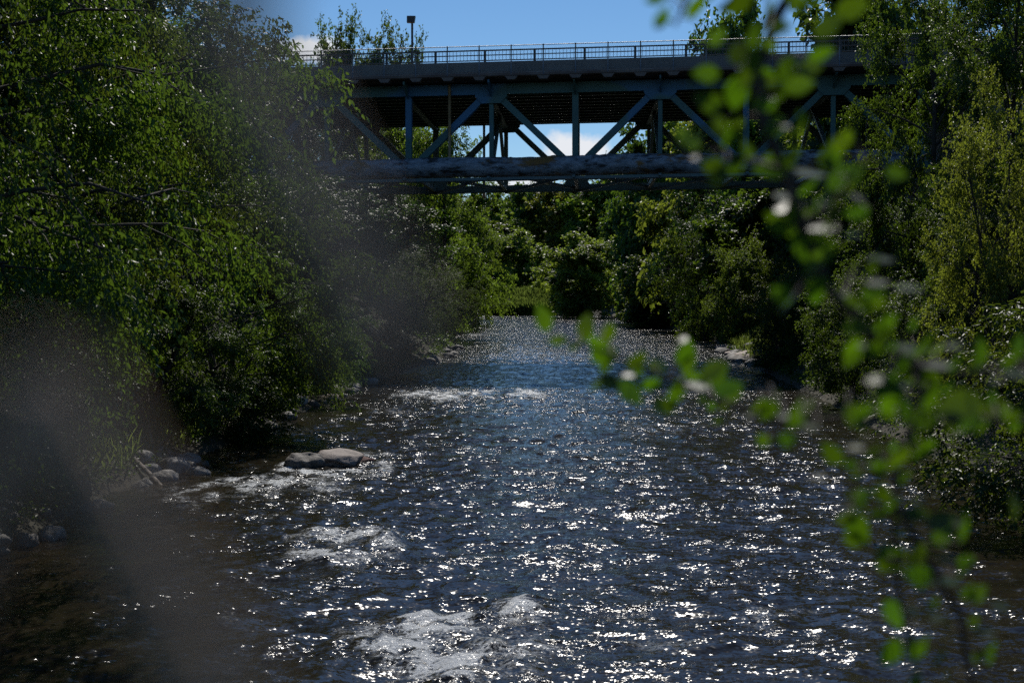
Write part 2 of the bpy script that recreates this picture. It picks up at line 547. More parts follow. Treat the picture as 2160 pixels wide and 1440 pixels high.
t = NT('river_water')
fo = t.new('ShaderNodeAttribute', attribute_name='foam').outputs['Fac']
sh_at = t.new('ShaderNodeAttribute', attribute_name='shallow').outputs['Fac']
tc = t.new('ShaderNodeTexCoord').outputs['Object']
n_b = t.noise(11.0, 1.0, 0.5, tc, (0.50, 1.0, 1))
n_c = t.noise(33.0, 0.5, 0.5, tc, (0.52, 1.0, 1))
n_d = t.noise(0.42, 3, 0.6, tc, (0.8, 1.0, 1))
n_e = t.noise(1.5, 3, 0.6, tc, (0.6, 1.0, 1))
pat = t.math('MULTIPLY', t.ramp(n_d.outputs['Fac'], [(0.38, (0.50, 0.50, 0.50)), (0.62, (1, 1, 1))]),
             t.ramp(n_e.outputs['Fac'], [(0.40, (0.42, 0.42, 0.42)), (0.62, (1.05, 1.05, 1.05))]))
sx_ = t.new('ShaderNodeSeparateXYZ'); t.l.new(tc, sx_.inputs[0])
rapid = t.new('ShaderNodeMapRange'); rapid.inputs['From Min'].default_value = 45; rapid.inputs['From Max'].default_value = 100
rapid.inputs['To Min'].default_value = 1.0; rapid.inputs['To Max'].default_value = 2.7
t.l.new(sx_.outputs['Y'], rapid.inputs['Value'])
pat = t.math('MULTIPLY', pat, rapid.outputs[0])
pat = t.math('MULTIPLY', pat, t.math('ADD', 1.0, t.math('MULTIPLY', fo, 0.75)))
def vmath(op, a, b_=None):
    n_ = t.new('ShaderNodeVectorMath', operation=op)
    for i_, v_ in enumerate((a, b_)):
        if v_ is None: continue
        if isinstance(v_, bpy.types.NodeSocket): t.l.new(v_, n_.inputs[i_])
        else: n_.inputs[i_].default_value = v_
    return n_.outputs[0]
# wavelet slopes too small for the mesh: tilt the normal by two octaves of vector noise
sl_b = vmath('MULTIPLY', vmath('SUBTRACT', n_b.outputs['Color'], (0.5, 0.5, 0.5)), (1.14, 1.40, 0.0))
sl_c = vmath('MULTIPLY', vmath('SUBTRACT', n_c.outputs['Color'], (0.5, 0.5, 0.5)), (1.05, 1.27, 0.0))
sl = vmath('ADD', sl_b, sl_c)
sc_ = t.new('ShaderNodeVectorMath', operation='SCALE'); t.l.new(sl, sc_.inputs[0]); t.l.new(pat, sc_.inputs['Scale'])
geo = t.new('ShaderNodeNewGeometry')
b = vmath('NORMALIZE', vmath('ADD', geo.outputs['Normal'], sc_.outputs[0]))
bedn = t.noise(1.4, 5, 0.6, tc)
bed = t.ramp(bedn.outputs['Fac'], [(0.35, (0.009, 0.008, 0.005)), (0.7, (0.030, 0.021, 0.011))])  # brown bed, darkened further toward black for tree shade along the banks
base = t.mixc(sh_at, (0.022, 0.0185, 0.013), bed)
wat = t.principled(base, 0.105, b, IOR=1.333, Specular_IOR_Level=0.5)
fn = t.noise(3.6, 5, 0.62, tc, (0.8, 1.0, 1))
fn2 = t.noise(26.0, 5, 0.75, tc, (0.75, 1.0, 1))
fn3 = t.noise(2.6, 4, 0.6, tc, (0.7, 1.1, 1))
ridge = t.math('SUBTRACT', 1.0, t.math('MULTIPLY', t.math('ABSOLUTE', t.math('SUBTRACT', fn.outputs['Fac'], 0.5)), 6.5), clamp=True)
brk = t.ramp(fn3.outputs['Fac'], [(0.38, (0.15, 0.15, 0.15)), (0.54, (1, 1, 1))])
fo2 = t.math('MULTIPLY', t.math('MAXIMUM', t.math('MULTIPLY', t.math('SUBTRACT', fo, 0.20), 1.25), 0.0), brk)
fm = t.math('SUBTRACT', t.math('ADD', t.math('ADD', t.math('MULTIPLY', ridge, 0.38), t.math('SUBTRACT', t.math('MULTIPLY', fn2.outputs['Fac'], 2.2), 0.6)), t.math('MULTIPLY', fo2, 0.55)), 0.86)
fm = t.math('MULTIPLY', t.math('MULTIPLY', fm, fo2), 6.5)
fm = t.math('MINIMUM', t.math('MAXIMUM', fm, 0.0), 0.9)
fb = t.bump(fn2.outputs['Fac'], 1.0, 0.06)
fsh = t.principled((0.80, 0.83, 0.84), 0.4, fb)
mx = t.new('ShaderNodeMixShader')
t.l.new(fm, mx.inputs[0]); t.l.new(wat.outputs[0], mx.inputs[1]); t.l.new(fsh.outputs[0], mx.inputs[2])
M['water'] = t.done(mx)
shal = np.clip(1.0 - np.minimum(WX - el[:, None] - 1.4, er[:, None] - 1.4 - WX) / 5.0, 0, 1) ** 0.8
shal = np.maximum(shal, np.clip(1.2 * fbm(WX * 0.35, WY * 0.35, 3, 30) * 2, 0, 0.7))
river = link('river_water', np_mesh('river_water', np.stack([WX, WY, h], -1).reshape(-1, 3), wf, M['water'], True,
             extra=(('foam', foam_m.ravel()), ('shallow', shal.ravel()))))
tag(river, 'choppy dark river with glinting ripples and white foam', kind='structure')

# ---------------------------------------------------------------- truss bridge
TH = math.asin(0.104)
U = Vector((math.cos(TH), -math.sin(TH), 0))
V = Vector((math.sin(TH), math.cos(TH), 0))
P0 = Vector((3.55, 80.0, 0))
PANEL = 4.72
GRADE = 0.0104
def B(s, d, z): return P0 + U * s + V * d + Vector((0, 0, z + GRADE * s))
UP = (U + Vector((0, 0, GRADE))).normalized()
ZV = Vector((0, 0, 1))
bridge = empty('truss_bridge', (0, 0, 0))
tag(bridge, 'long blue-green steel deck truss bridge with concrete parapet crossing the river', 'bridge')
TW = 14.4
Z_TOP, Z_BOT = 15.5, 10.95
S0, S1 = -46.0, 48.0
I0, I1 = -6, 4

# deck slab with overhangs
mb = MB()
prof = [(-2.0, 16.18), (-2.0, 15.98), (-1.9, 15.93), (-0.5, 15.86), (TW + 0.5, 15.86), (TW + 1.9, 15.93), (TW + 2.0, 15.98), (TW + 2.0, 16.18)]
pa = [B(S0, d, z) for d, z in prof]; pb = [B(S1, d, z) for d, z in prof]
k = len(prof)
mb.add(pa + pb, [tuple(range(k)), tuple(reversed(range(k, 2 * k)))] + [(i, k + i, k + (i + 1) % k, (i + 1) % k) for i in range(k)])
mb.build('deck_slab', M['slab_under'], bridge)
for d in (-1.62, TW + 1.62):
    mb = MB(); mb.beam(B(S0, d, 16.48), B(S1, d, 16.48), 0.26, 0.60, V)
    o = mb.build('parapet', M['concrete'], bridge)
# slab edge brackets under the fence posts
POST = 1.765
bm = MB()
bm.prism([(-0.36, 0.0), (-0.20, -0.20), (0.20, -0.20), (0.36, 0.0)], U, ZV, V, 0.7, (0, 0, 0))
br_me = bm.mesh('edge_bracket', M['slab_under'])
kk = 0
for i in range(-22, 20):
    for d in (-1.63, TW + 1.63):
        o = link('edge_bracket', br_me, bridge); o.location = B(i * POST + 0.12, d, 15.955)
        kk += 1

# parapet railing: posts, three rails, balusters
rail = empty('railing'); rail.parent = bridge
RPOST = 2.75
zb, zt = 16.80, 17.42
for z, hh in ((zt, 0.07), (zt - 0.26, 0.045), (zb + 0.07, 0.05)):
    mb = MB(); mb.beam(B(S0, -1.62, z), B(S1, -1.62, z), 0.08, hh, V); mb.build('rail', M['rail_black'], rail)
pm = MB(); pm.beam((0, 0, 0.0), (0, 0, zt - zb), 0.09, 0.13, V); pme = pm.mesh('rail_post', M['rail_black'])
bal = MB()
nb = 14
for j in range(1, nb):
    c = U * (RPOST * j / nb)
    bal.beam(c + ZV * 0.095, c + ZV * (zt - zb - 0.035), 0.022, 0.022, V)
balm = bal.mesh('baluster_panel', M['rail_black'])
for i in range(-16, 17):
    o = link('rail_post', pme, rail); o.location = B(i * RPOST + 0.6, -1.62, zb - 0.02)
    if i < 16:
        o = link('baluster_panel', balm, rail); o.location = B(i * RPOST + 0.6, -1.62, zb)

# wire safety fence outside the parapet
fen = empty('safety_fence'); fen.parent = bridge
pm = MB(); pm.tube([(0, 0, 0), (0, 0, 1.62)], 0.035, 8); pme = pm.mesh('fence_post', M['galv'], True)
for i in range(-22, 20):
    o = link('fence_post', pme, fen); o.location = B(i * POST + 0.12, -1.98, 16.02)
for z in (17.60, 16.13):
    mb = MB(); mb.tube([B(S0, -1.98, z), B(S1, -1.98, z)], 0.024, 6); mb.build('fence_rail', M['galv'], fen, True)
mb = MB()
hw = 1.45
step = 0.11
for i in range(int((S1 - S0 - 2) / step)):
    s = S0 + i * step
    for sg in (1, -1):
        a = B(s, -1.985, 16.14 if sg > 0 else 17.58); b_ = B(s + hw * 0.75, -1.985, 17.58 if sg > 0 else 16.14)
        mb.beam(a, b_, 0.004, 0.004, V)
o = mb.build('wire_mesh', M['galv'], fen); o['kind'] = 'stuff'

# trusses
def truss(d, shift, near):
    mat = M['steel'] if near else M['steel_dull_skylit']
    def N(i, z): return B(i * PANEL + shift, d, z)
    for nm, z, w, hh in (('top_chord', Z_TOP, 0.55, 0.60), ('bottom_chord', Z_BOT, 0.50, 0.46)):
        mb = MB(); a, b_ = N(I0, z), N(I1, z)
        mb.hbeam(a - UP * 0.6, b_ + UP * 0.6, w, hh, V, 0.045)
        mb.build(nm, mat, bridge)
    top = [(-0.90, 0.22), (-0.90, -0.42), (-0.52, -0.80), (0.52, -0.80), (0.90, -0.42), (0.90, 0.22)]
    bot = [(-0.80, -0.26), (-0.80, 0.30), (-0.5, 0.62), (0.5, 0.62), (0.80, 0.30), (0.80, -0.26)]
    for i in range(I0, I1 + 1):
        isbot = (i % 2 == 0)
        mb = MB()
        w = 0.34 if isbot else 0.24
        mb.hbeam(N(i, Z_BOT), N(i, Z_TOP), 0.34, w, V, 0.03)
        mb.build('vertical', mat, bridge)
        if i < I1:
            a, b_ = (N(i, Z_BOT), N(i + 1, Z_TOP)) if isbot else (N(i, Z_TOP), N(i + 1, Z_BOT))
            mb = MB(); mb.hbeam(a, b_, 0.44, 0.36, V, 0.035)
            mb.build('diagonal', mat, bridge)
        for k2 in (-1, 1):
            mb = MB()
            poly, z = (bot, Z_BOT) if isbot else (top, Z_TOP)
            mb.prism(poly, UP, ZV, V, 0.025, N(i, z) + V * (k2 * (0.305 if not isbot else 0.285)))
            mb.build('gusset_plate', mat, bridge)
        # stiffened bracket between the top chord and the slab overhang
        sgn = -1 if near else 1
        mb = MB(); mb.prism([(0.0, 0.0), (0.0, -0.75), (0.2, -0.75), (1.35, -0.16), (1.35, 0.0)], V * sgn, ZV, U, 0.10, N(i, 15.84) + V * sgn * 0.28)
        mb.build('cantilever_bracket', mat, bridge)
truss(0.0, 0.0, True)
truss(TW, -0.75, False)
for i in range(I0, I1 + 1):                      # floor beams with a haunch and sway braces
    a, b_ = B(i * PANEL, 0.3, 15.35), B(i * PANEL - 0.75, TW - 0.3, 15.35)
    mb = MB(); mb.beam(a, b_, 0.05, 0.80, U)
    mb.beam(a - ZV * 0.40, b_ - ZV * 0.40, 0.36, 0.04, U)
    mb.build('floor_beam', M['steel_dull_skylit'], bridge)
    if i % 2:
        for (d0, z0, d1, z1, sh0, sh1) in ((0.4, Z_BOT + 0.3, TW / 2, 14.9, 0, -0.375), (TW - 0.4, Z_BOT + 0.3, TW / 2, 14.9, -0.75, -0.375)):
            mb = MB(); mb.beam(B(i * PANEL + sh0, d0, z0), B(i * PANEL + sh1, d1, z1), 0.20, 0.20, U)
            mb.build('sway_brace', M['steel_dull_skylit'], bridge)
    mb = MB(); mb.beam(B(i * PANEL, 0.2, Z_BOT - 0.02), B(i * PANEL - 0.75, TW - 0.2, Z_BOT - 0.02), 0.22, 0.26, U)
    mb.build('bottom_strut', M['steel_dull_skylit'], bridge)
for j in range(10):                              # stringers
    d = 0.95 + j * (TW - 1.9) / 9
    a, b_ = B(I0 * PANEL - 6, d, 15.5), B(I1 * PANEL + 1.5, d, 15.5)
    mb = MB(); mb.beam(a, b_, 0.03, 0.62, V)
    mb.beam(a - ZV * 0.31, b_ - ZV * 0.31, 0.26, 0.035, V)
    mb.build('stringer', M['steel_dull_skylit'], bridge)
for i in range(I0, I1):                          # lateral bracing
    for q in (0, 1):
        i0, i1 = (i, i + 1) if q == 0 else (i + 1, i)
        mb = MB(); mb.beam(B(i0 * PANEL, 0.2, Z_BOT - 0.05 - 0.2 * q), B(i1 * PANEL - 0.75, TW - 0.2, Z_BOT - 0.05 - 0.2 * q), 0.16, 0.16, ZV)
        mb.build('lateral_brace', M['steel_dull_skylit'], bridge)
# piers and abutment walls
for s, w in ((I1 * PANEL + 5.4, 10.0), (I0 * PANEL - 6.5, 12.0)):
    sg = 1 if s > 0 else -1
    mb = MB()
    c = B(s, TW / 2, 0)
    mb.box((c.x, c.y, 5.0), U * w / 2, V * (TW / 2 + 1.1), ZV * 10.75 if False else ZV * 5.6)
    mb.build('abutment', M['concrete_dark'], bridge)
    mb = MB(); c = B(s + sg * 1.2, TW / 2, 0)
    mb.box((c.x, c.y, 13.2 + GRADE * s), U * (w / 2 - 1.2), V * (TW / 2 + 0.9), ZV * 2.56)
    mb.build('back_wall', M['concrete_dark'], bridge)
for s, x in ((-2 * PANEL + 2.35, 0.62),):
    pass

# tan drain pipes on the truss
def drain(name, s, d, z0, z1, mat, label, r=0.085):
    mb = MB(); mb.tube([B(s, d, z0), B(s, d, z1)], r, 10)
    root = mb.build(name, mat, None, True)
    return tag(root, label, 'drain pipe')
drain('drain_pipe', -7.05, -0.42, 10.2, 15.8, M['tan_pipe'], 'thin tan drain pipe standing in front of the near truss')
drain('drain_pipe', -7.0, TW + 0.45, 10.4, 15.8, simple_noise_mat('brown_pipe', (0.10, 0.06, 0.04), (0.16, 0.10, 0.07), 2, 0.7, 0.1, 0.005), 'brown drain pipe against green leaves behind the far truss')
ax, ay = X_at(1910, 66), 66.0
mb = MB(); mb.tube([(ax - 0.5, ay + 0.6, Z_at(385, 66)), (ax - 0.1, ay + 0.1, Z_at(392, 66)), (ax, ay, Z_at(405, 66)), (ax, ay, Z_at(450, 66) - 2)], 0.10, 10)
tag(mb.build('drain_pipe', M['concrete'], None, True), 'pale bent drain pipe on the dark slope below the right end of the bridge', 'drain pipe')

# big wrapped pipe hung along the near truss
def wrapped_pipe():
    s0, s1 = -33.0, 18.2
    ns, nn = 420, 26
    ss = np.linspace(s0, s1, ns)
    vs = np.zeros((ns, nn, 3))
    for k in range(nn):
        th = 2 * math.pi * k / nn
        r = 0.56 + 0.040 * fbm(ss * 0.9, np.full(ns, math.cos(th) * 1.2 + 4), 4, 40) * 2 + 0.055 * fbm(ss * 4.5 + math.sin(th) * 2, np.full(ns, th * 1.1), 3, 44)
        r = r + 0.035 * (np.abs(((ss / 2.36) % 1.0) - 0.5) < 0.035)
        sag = 0.03 * np.sin(ss * 0.66)
        for i in range(ns):
            p = B(ss[i], -0.95 + r[i] * math.sin(th), 11.08 + sag[i] + r[i] * math.cos(th))
            vs[i, k] = p
    ii = np.arange(ns * nn).reshape(ns, nn)
    jj = np.roll(ii, -1, axis=1)
    f = np.stack([ii[:-1], jj[:-1], jj[1:], ii[1:]], -1).reshape(-1, 4)
    root = empty('utility_pipe')
    link('pipe_wrap', np_mesh('pipe_wrap', vs.reshape(-1, 3), f, M['pipe_wrap'], True), root)
    for i in range(-6, 4):
        mb = MB()
        mb.beam(B(i * PANEL, -1.62, 10.46), B(i * PANEL, 0.1, 10.46), 0.16, 0.14, U)
        mb.build('support_bracket', M['steel_dull_skylit'], root)
    for k in (-1, 1):
        mb = MB(); mb.beam(B(s0, -0.95 + k * 0.4, 10.40), B(s1, -0.95 + k * 0.4, 10.40), 0.14, 0.16, V)
        mb.build('carrier_rail', M['steel_dull_skylit'], root)
    return tag(root, 'thick grey pipe in peeling rust-stained wrap slung along the near truss', 'pipe')
wrapped_pipe()

# street lamp on the deck
lx, ly = X_at(871, 82.2), 82.2
lamp = empty('street_lamp', (lx, ly, 16.2 + 0.0))
tag(lamp, 'dark square post lamp with box head standing on the bridge deck', 'street lamp')
mb = MB(); mb.beam((0, 0, 0), (0, 0, 3.35), 0.12, 0.12, (1, 0, 0)); mb.build('post', M['rail_black'], lamp)
mb = MB(); mb.beam((0, 0, 0), (0, 0, 0.10), 0.34, 0.34, (1, 0, 0)); mb.build('base_plate', M['rail_black'], lamp)
mb = MB()
mb.prism([(-0.25, -0.17), (0.18, -0.17), (0.24, 0.19), (-0.24, 0.19)], (1, 0, 0), (0, -0.05, 1), (0, 1, 0.05), 0.46, (-0.04, -0.12, 3.45))
hd = mb.build('lamp_head', M['rail_black'], lamp)
mb = MB(); mb.box((-0.05, -0.12, 3.282), (0.15, 0, 0), (0, 0.17, 0), (0, 0, 0.012)); mb.build('lens', M['lens'], hd)

# ---------------------------------------------------------------- trees
def leaves_mesh(name, pos, dirs, nrm, L, W, tint, mat, six=False):
    """pos base points, dirs unit leaf axes, nrm approximate normals"""
    n = len(pos)
    side = np.cross(dirs, nrm); side /= (np.linalg.norm(side, axis=1, keepdims=True) + 1e-9)
    up = np.cross(side, dirs)
    L = L[:, None]; W = W[:, None]
    if not six:
        v = np.stack([pos, pos + dirs * L * 0.45 + side * W * 0.5 + up * W * 0.22,
                      pos + dirs * L, pos + dirs * L * 0.45 - side * W * 0.5 + up * W * 0.22], 1)
        f = np.array([[0, 1, 2], [0, 2, 3]]); kv = 4
    else:
        v = np.stack([pos, pos + dirs * L * 0.30 + side * W * 0.46 + up * W * 0.16,
                      pos + dirs * L * 0.68 + side * W * 0.36 + up * W * 0.08 - up * L * 0.04,
                      pos + dirs * L - up * L * 0.16,
                      pos + dirs * L * 0.68 - side * W * 0.36 + up * W * 0.08 - up * L * 0.04,
                      pos + dirs * L * 0.30 - side * W * 0.46 + up * W * 0.16], 1)
        f = np.array([[0, 1, 2], [0, 2, 3], [0, 3, 4], [0, 4, 5]]); kv = 6
    fa = (f[None] + (np.arange(n) * kv)[:, None, None]).reshape(-1, 3)
    return np_mesh(name, v.reshape(-1, 3), fa, mat, False, np.repeat(tint, kv))


def unit(a): return a / (np.linalg.norm(a, axis=-1, keepdims=True) + 1e-9)


def make_tree(seed, H, Rc, lo, limbs, subs, n_leaf, L, W, mat, droop=0.4, per=16, spray=0.55, trunk_r=0.2,
              six=False, stems=1, clump=0.10, wide_at=0.5, horiz=0.5, bare=0.0):
    """returns (trunk mesh, crown mesh); crown is an ellipsoid-like mass of sprays along real branches"""
    g = np.random.default_rng(seed)
    mb = MB()
    mid = lo + (H - lo) * wide_at
    pts_b = []; out_b = []
    trunks = []
    for s in range(stems):
        a = g.random() * 6.28
        lean = (0.05 if stems == 1 else 0.45) * Rc
        path = []
        for q in np.linspace(0, 1, 7):
            wob = 0.03 * H * np.array([math.sin(3 * q + seed), math.cos(2.3 * q + seed * 2)])
            path.append(np.array([math.cos(a) * lean * q ** 1.3 + wob[0] * q, math.sin(a) * lean * q ** 1.3 + wob[1] * q, -0.4 + (H * 0.86 + 0.4) * q]))
        tr = trunk_r * (1 if stems == 1 else 0.6)
        mb.tube(path, [tr * (1.25 if i == 0 else 1) * (1 - 0.85 * i / 6) + 0.012 for i in range(7)], 8)
        trunks.append(np.array(path))
    for k in range(limbs):
        T = trunks[k % stems]
        q = (k + 0.5) / limbs
        ts = 0.12 + 0.78 * q if stems == 1 else 0.05 + 0.7 * q
        ts = max(ts, lo / H * 0.8)
        x = ts * 6; i0 = min(int(x), 5); st = T[i0] * (1 - (x - i0)) + T[i0 + 1] * (x - i0)
        az = k * 2.39996 + g.normal() * 0.35
        zt_ = lo + (H - lo) * np.clip(q + g.normal() * 0.10, 0.03, 0.99)
        rel = (zt_ - mid) / (max(H - mid, 0.01) if zt_ > mid else max(mid - lo, 0.01))
        rad = Rc * math.sqrt(max(1 - min(abs(rel), 1) ** 2.2, 0.03)) * (0.72 + 0.38 * g.random())
        end = np.array([math.cos(az) * rad, math.sin(az) * rad, zt_])
        ctl = (st + end) / 2 + np.array([0, 0, 0.10 * rad + 0.05 * H * (1 - q)])
        path = []
        for u in np.linspace(0, 1, 6):
            p = (1 - u) ** 2 * st + 2 * u * (1 - u) * ctl + u * u * end
            p = p + g.normal(size=3) * 0.03 * rad * u
            path.append(p)
        r0 = trunk_r * 0.30 * (1 - 0.6 * q)
        mb.tube(path, [r0 * (1 - 0.85 * i / 5) + 0.008 for i in range(6)], 5, False)
        path = np.array(path)
        for j in range(subs):
            u = 0.30 + 0.70 * (j + g.random()) / subs
            x = min(u, 0.999) * 5; i0 = int(x); s0 = path[i0] * (1 - (x - i0)) + path[i0 + 1] * (x - i0)
            outw = unit(np.array([s0[0], s0[1], (s0[2] - mid) * 0.6]) + 1e-3)
            d = unit(outw * 0.7 + g.normal(size=3) * 0.75 + np.array([0, 0, 0.15 - droop * 0.35]))
            ln = Rc * (0.20 + 0.26 * g.random())
            e = s0 + d * ln - np.array([0, 0, droop * 0.18 * ln])
            m_ = (s0 + e) / 2 + np.array([0, 0, 0.07 * ln])
            mb.tube([s0, m_, e], [r0 * 0.30 + 0.006, r0 * 0.18 + 0.005, 0.004], 3, False)
            if g.random() < bare: continue
            pts_b.append((s0, m_, e)); out_b.append(outw)
    pts_b = np.array(pts_b); out_b = np.array(out_b)
    ns = max(1, n_leaf // per)
    idx = g.integers(0, len(pts_b), ns)
    wgt = 0.12 + g.random(len(pts_b)) ** 1.6
    br_t = g.random(len(pts_b))
    idx = g.choice(len(pts_b), ns, p=wgt / wgt.sum())
    u = (0.15 + 0.95 * g.random(ns) ** 0.8)[:, None]
    a_, m_, e_ = pts_b[idx, 0], pts_b[idx, 1], pts_b[idx, 2]
    c = (1 - u) ** 2 * a_ + 2 * u * (1 - u) * m_ + u * u * e_
    c = c + g.normal(size=(ns, 3)) * Rc * clump * np.array([1, 1, 0.8])
    axis = unit(out_b[idx] * 0.75 + g.normal(size=(ns, 3)) * 0.55 + np.array([0, 0, -droop * 0.9 + 0.1]))
    sl = spray * (0.6 + 0.8 * g.random(ns))
    st_t = g.random(ns)
    # leaves of each spray
    si = np.repeat(np.arange(ns), per)
    tj = np.tile((np.arange(per) + 0.5) / per, ns) + g.normal(size=ns * per) * 0.04
    sgn = np.tile(np.where(np.arange(per) % 2 == 0, 1.0, -1.0), ns)
    ax = axis[si]
    ref = unit(np.cross(ax, np.array([0, 0, 1.0]) + g.normal(size=(ns, 3))[si] * horiz))
    pos = c[si] + ax * (tj * sl[si])[:, None] - np.array([0, 0, 1.0]) * (droop * 0.35 * sl[si] * tj ** 2)[:, None]
    pos += g.normal(size=pos.shape) * L * 0.25
    dr = unit(ax * 0.55 + ref * sgn[:, None] * 0.75 + g.normal(size=pos.shape) * 0.28 - np.array([0, 0, 1.0]) * droop * 0.85)
    nm = unit(np.array([0, 0, 1.0]) * (1 - 0.5 * droop) + out_b[idx][si] * 0.55 + g.normal(size=pos.shape) * 0.55)
    ok = pos[:, 2] > 0.05
    pos, dr, nm, si = pos[ok], dr[ok], nm[ok], si[ok]
    n = len(pos)
    tint = np.clip(0.45 + 0.22 * (st_t[si] - 0.5) * 2 + 0.30 * (br_t[idx][si] - 0.5) * 2 + g.normal(size=n) * 0.14, 0, 1)
    LL = L * (0.5 + 0.9 * g.random(n)); WW = W * (0.75 + 0.5 * g.random(n))
    crown = leaves_mesh('crown', pos, dr, nm, LL, WW, tint, mat, six)
    trunk = mb.mesh('trunk', M['bark'], True)
    return trunk, crown, H, Rc


PROTO = {}
def proto(key, **kw): PROTO[key] = make_tree(**kw)
proto('droop_a', seed=1, H=13, Rc=6.2, lo=1.6, limbs=34, subs=6, n_leaf=100000, L=0.125, W=0.060, mat=M['leaf_bright'], droop=0.75, per=14, spray=0.55, trunk_r=0.26, six=True, clump=0.05)
proto('droop_b', seed=2, H=9, Rc=4.6, lo=0.2, limbs=30, subs=6, n_leaf=64000, L=0.125, W=0.060, mat=M['leaf_bright'], droop=0.75, per=14, spray=0.5, trunk_r=0.18, six=True, stems=3, clump=0.05)
proto('broad_a', seed=3, H=13, Rc=4.6, lo=0.8, limbs=36, subs=6, n_leaf=90000, L=0.125, W=0.085, mat=M['leaf_green'], droop=0.35, per=12, spray=0.4, trunk_r=0.24, clump=0.055)
proto('broad_b', seed=4, H=12, Rc=5.2, lo=0.6, limbs=34, subs=6, n_leaf=50000, L=0.20, W=0.13, mat=M['leaf_green'], droop=0.3, per=12, spray=0.6, trunk_r=0.24, clump=0.06)
proto('broad_c', seed=5, H=12, Rc=5.0, lo=0.4, limbs=32, subs=6, n_leaf=42000, L=0.24, W=0.15, mat=M['leaf_dark'], droop=0.35, per=12, spray=0.7, trunk_r=0.24, clump=0.06)
proto('round_y', seed=6, H=7, Rc=4.0, lo=0.1, limbs=34, subs=6, n_leaf=40000, L=0.20, W=0.12, mat=M['leaf_yellow'], droop=0.35, per=12, spray=0.5, trunk_r=0.18, stems=3, clump=0.06)
proto('shrub_g', seed=7, H=5, Rc=2.9, lo=0.05, limbs=28, subs=6, n_leaf=38000, L=0.11, W=0.065, mat=M['leaf_green'], droop=0.35, per=12, spray=0.36, trunk_r=0.10, stems=4, clump=0.07)
proto('shrub_y', seed=8, H=7, Rc=3.0, lo=0.1, limbs=34, subs=6, n_leaf=46000, L=0.10, W=0.062, mat=M['leaf_yellow'], droop=0.22, per=13, spray=0.36, trunk_r=0.12, stems=3, clump=0.06)
proto('poplar', seed=9, H=16, Rc=3.0, lo=1.0, limbs=30, subs=6, n_leaf=16000, L=0.27, W=0.21, mat=M['leaf_bright'], droop=0.15, per=9, spray=0.6, trunk_r=0.16, clump=0.09)
proto('willow', seed=10, H=6, Rc=3.4, lo=0.1, limbs=34, subs=8, n_leaf=34000, L=0.16, W=0.035, mat=M['leaf_grey'], droop=0.55, per=16, spray=0.6, trunk_r=0.12, stems=4, clump=0.06)
proto('bush_near', seed=12, H=4.2, Rc=2.5, lo=0.05, limbs=30, subs=8, n_leaf=26000, L=0.105, W=0.045, mat=M['leaf_bright'], droop=0.6, per=13, spray=0.36, trunk_r=0.07, stems=4, six=True, clump=0.05)
proto('sparse', seed=13, H=9, Rc=3.6, lo=0.5, limbs=34, subs=9, n_leaf=12000, L=0.16, W=0.09, mat=M['leaf_dark'], droop=0.3, per=8, spray=0.5, trunk_r=0.14, bare=0.55, clump=0.06)

proto('far_round', seed=15, H=14, Rc=6.0, lo=0.2, limbs=40, subs=6, n_leaf=32000, L=0.50, W=0.36, mat=M['leaf_bright'], droop=0.3, per=8, spray=0.9, trunk_r=0.24, clump=0.06)
proto('far_tall', seed=16, H=14, Rc=5.0, lo=0.2, limbs=42, subs=6, n_leaf=30000, L=0.50, W=0.36, mat=M['leaf_green'], droop=0.25, per=8, spray=0.9, trunk_r=0.24, clump=0.06, wide_at=0.6)
TREES = []
def tree(kind, name, X, Y, top_z, radius, label, rot=None, mat=None, base=None, group=None, lean=(0, 0)):
    tr, cr, H, Rc = PROTO[kind]
    z0 = lh(X, Y) if base is None else base
    z0 = max(z0, -0.3)
    e = empty(name, (X, Y, z0))
    e.rotation_euler = (lean[0], lean[1], random.random() * 6.28 if rot is None else rot)
    s = radius / Rc
    e.scale = (s, s, (top_z - z0) / H)
    link('trunk', tr, e)
    c = link('crown', cr, e)
    if mat:
        c.material_slots[0].link = 'OBJECT'; c.material_slots[0].material = M[mat]
    tag(e, label, 'shrub' if 'shrub' in name or 'bush' in name else 'tree', group)
    TREES.append(e)
    return e


def tree_px(kind, name, px, Y, top_py, width_px, label, **kw):
    return tree(kind, name, X_at(px, Y), Y, Z_at(top_py, Y), width_px / FPX * Y / 2, label, **kw)

# left bank, near
tree('droop_a', 'overhanging_tree', -10.0, 21.5, 13.0, 5.6, 'big overhanging tree with drooping bright leaves at the upper left', rot=0.4)
tree('droop_a', 'overhanging_tree', -11.5, 33.0, 14.0, 5.4, 'tall leafy tree on the left bank, second from the camera', rot=2.2)
tree('droop_b', 'overhanging_tree', -8.6, 42.0, 8.6, 4.3, 'drooping tree leaning over the water below the pipe on the left', rot=1.0)
tree('droop_b', 'leafy_shrub', -11.6, 29.5, 7.0, 3.6, 'dark leafy shrub above the shore rocks at left', rot=4.0)
tree('droop_b', 'leafy_shrub', -9.4, 36.5, 4.4, 2.9, 'low shrub touching the river beside the shore rocks', rot=5.0)
tree('shrub_g', 'leafy_shrub', -7.6, 39.5, 1.9, 1.5, 'small round shrub at the waterline, left of the tan boulder', rot=1.5, mat='leaf_bright')
tree('droop_b', 'leafy_shrub', -7.9, 53.0, 4.2, 2.7, 'shrub on the gravel shore under the drooping tree', rot=0.3)
tree('droop_b', 'leafy_shrub', -10.2, 24.2, 3.6, 2.7, 'added dark shrub standing in for shade in the lower left corner of the bank', mat='leaf_dark', rot=2.0)  # added: dark leaf colour stands in for shade over the bank
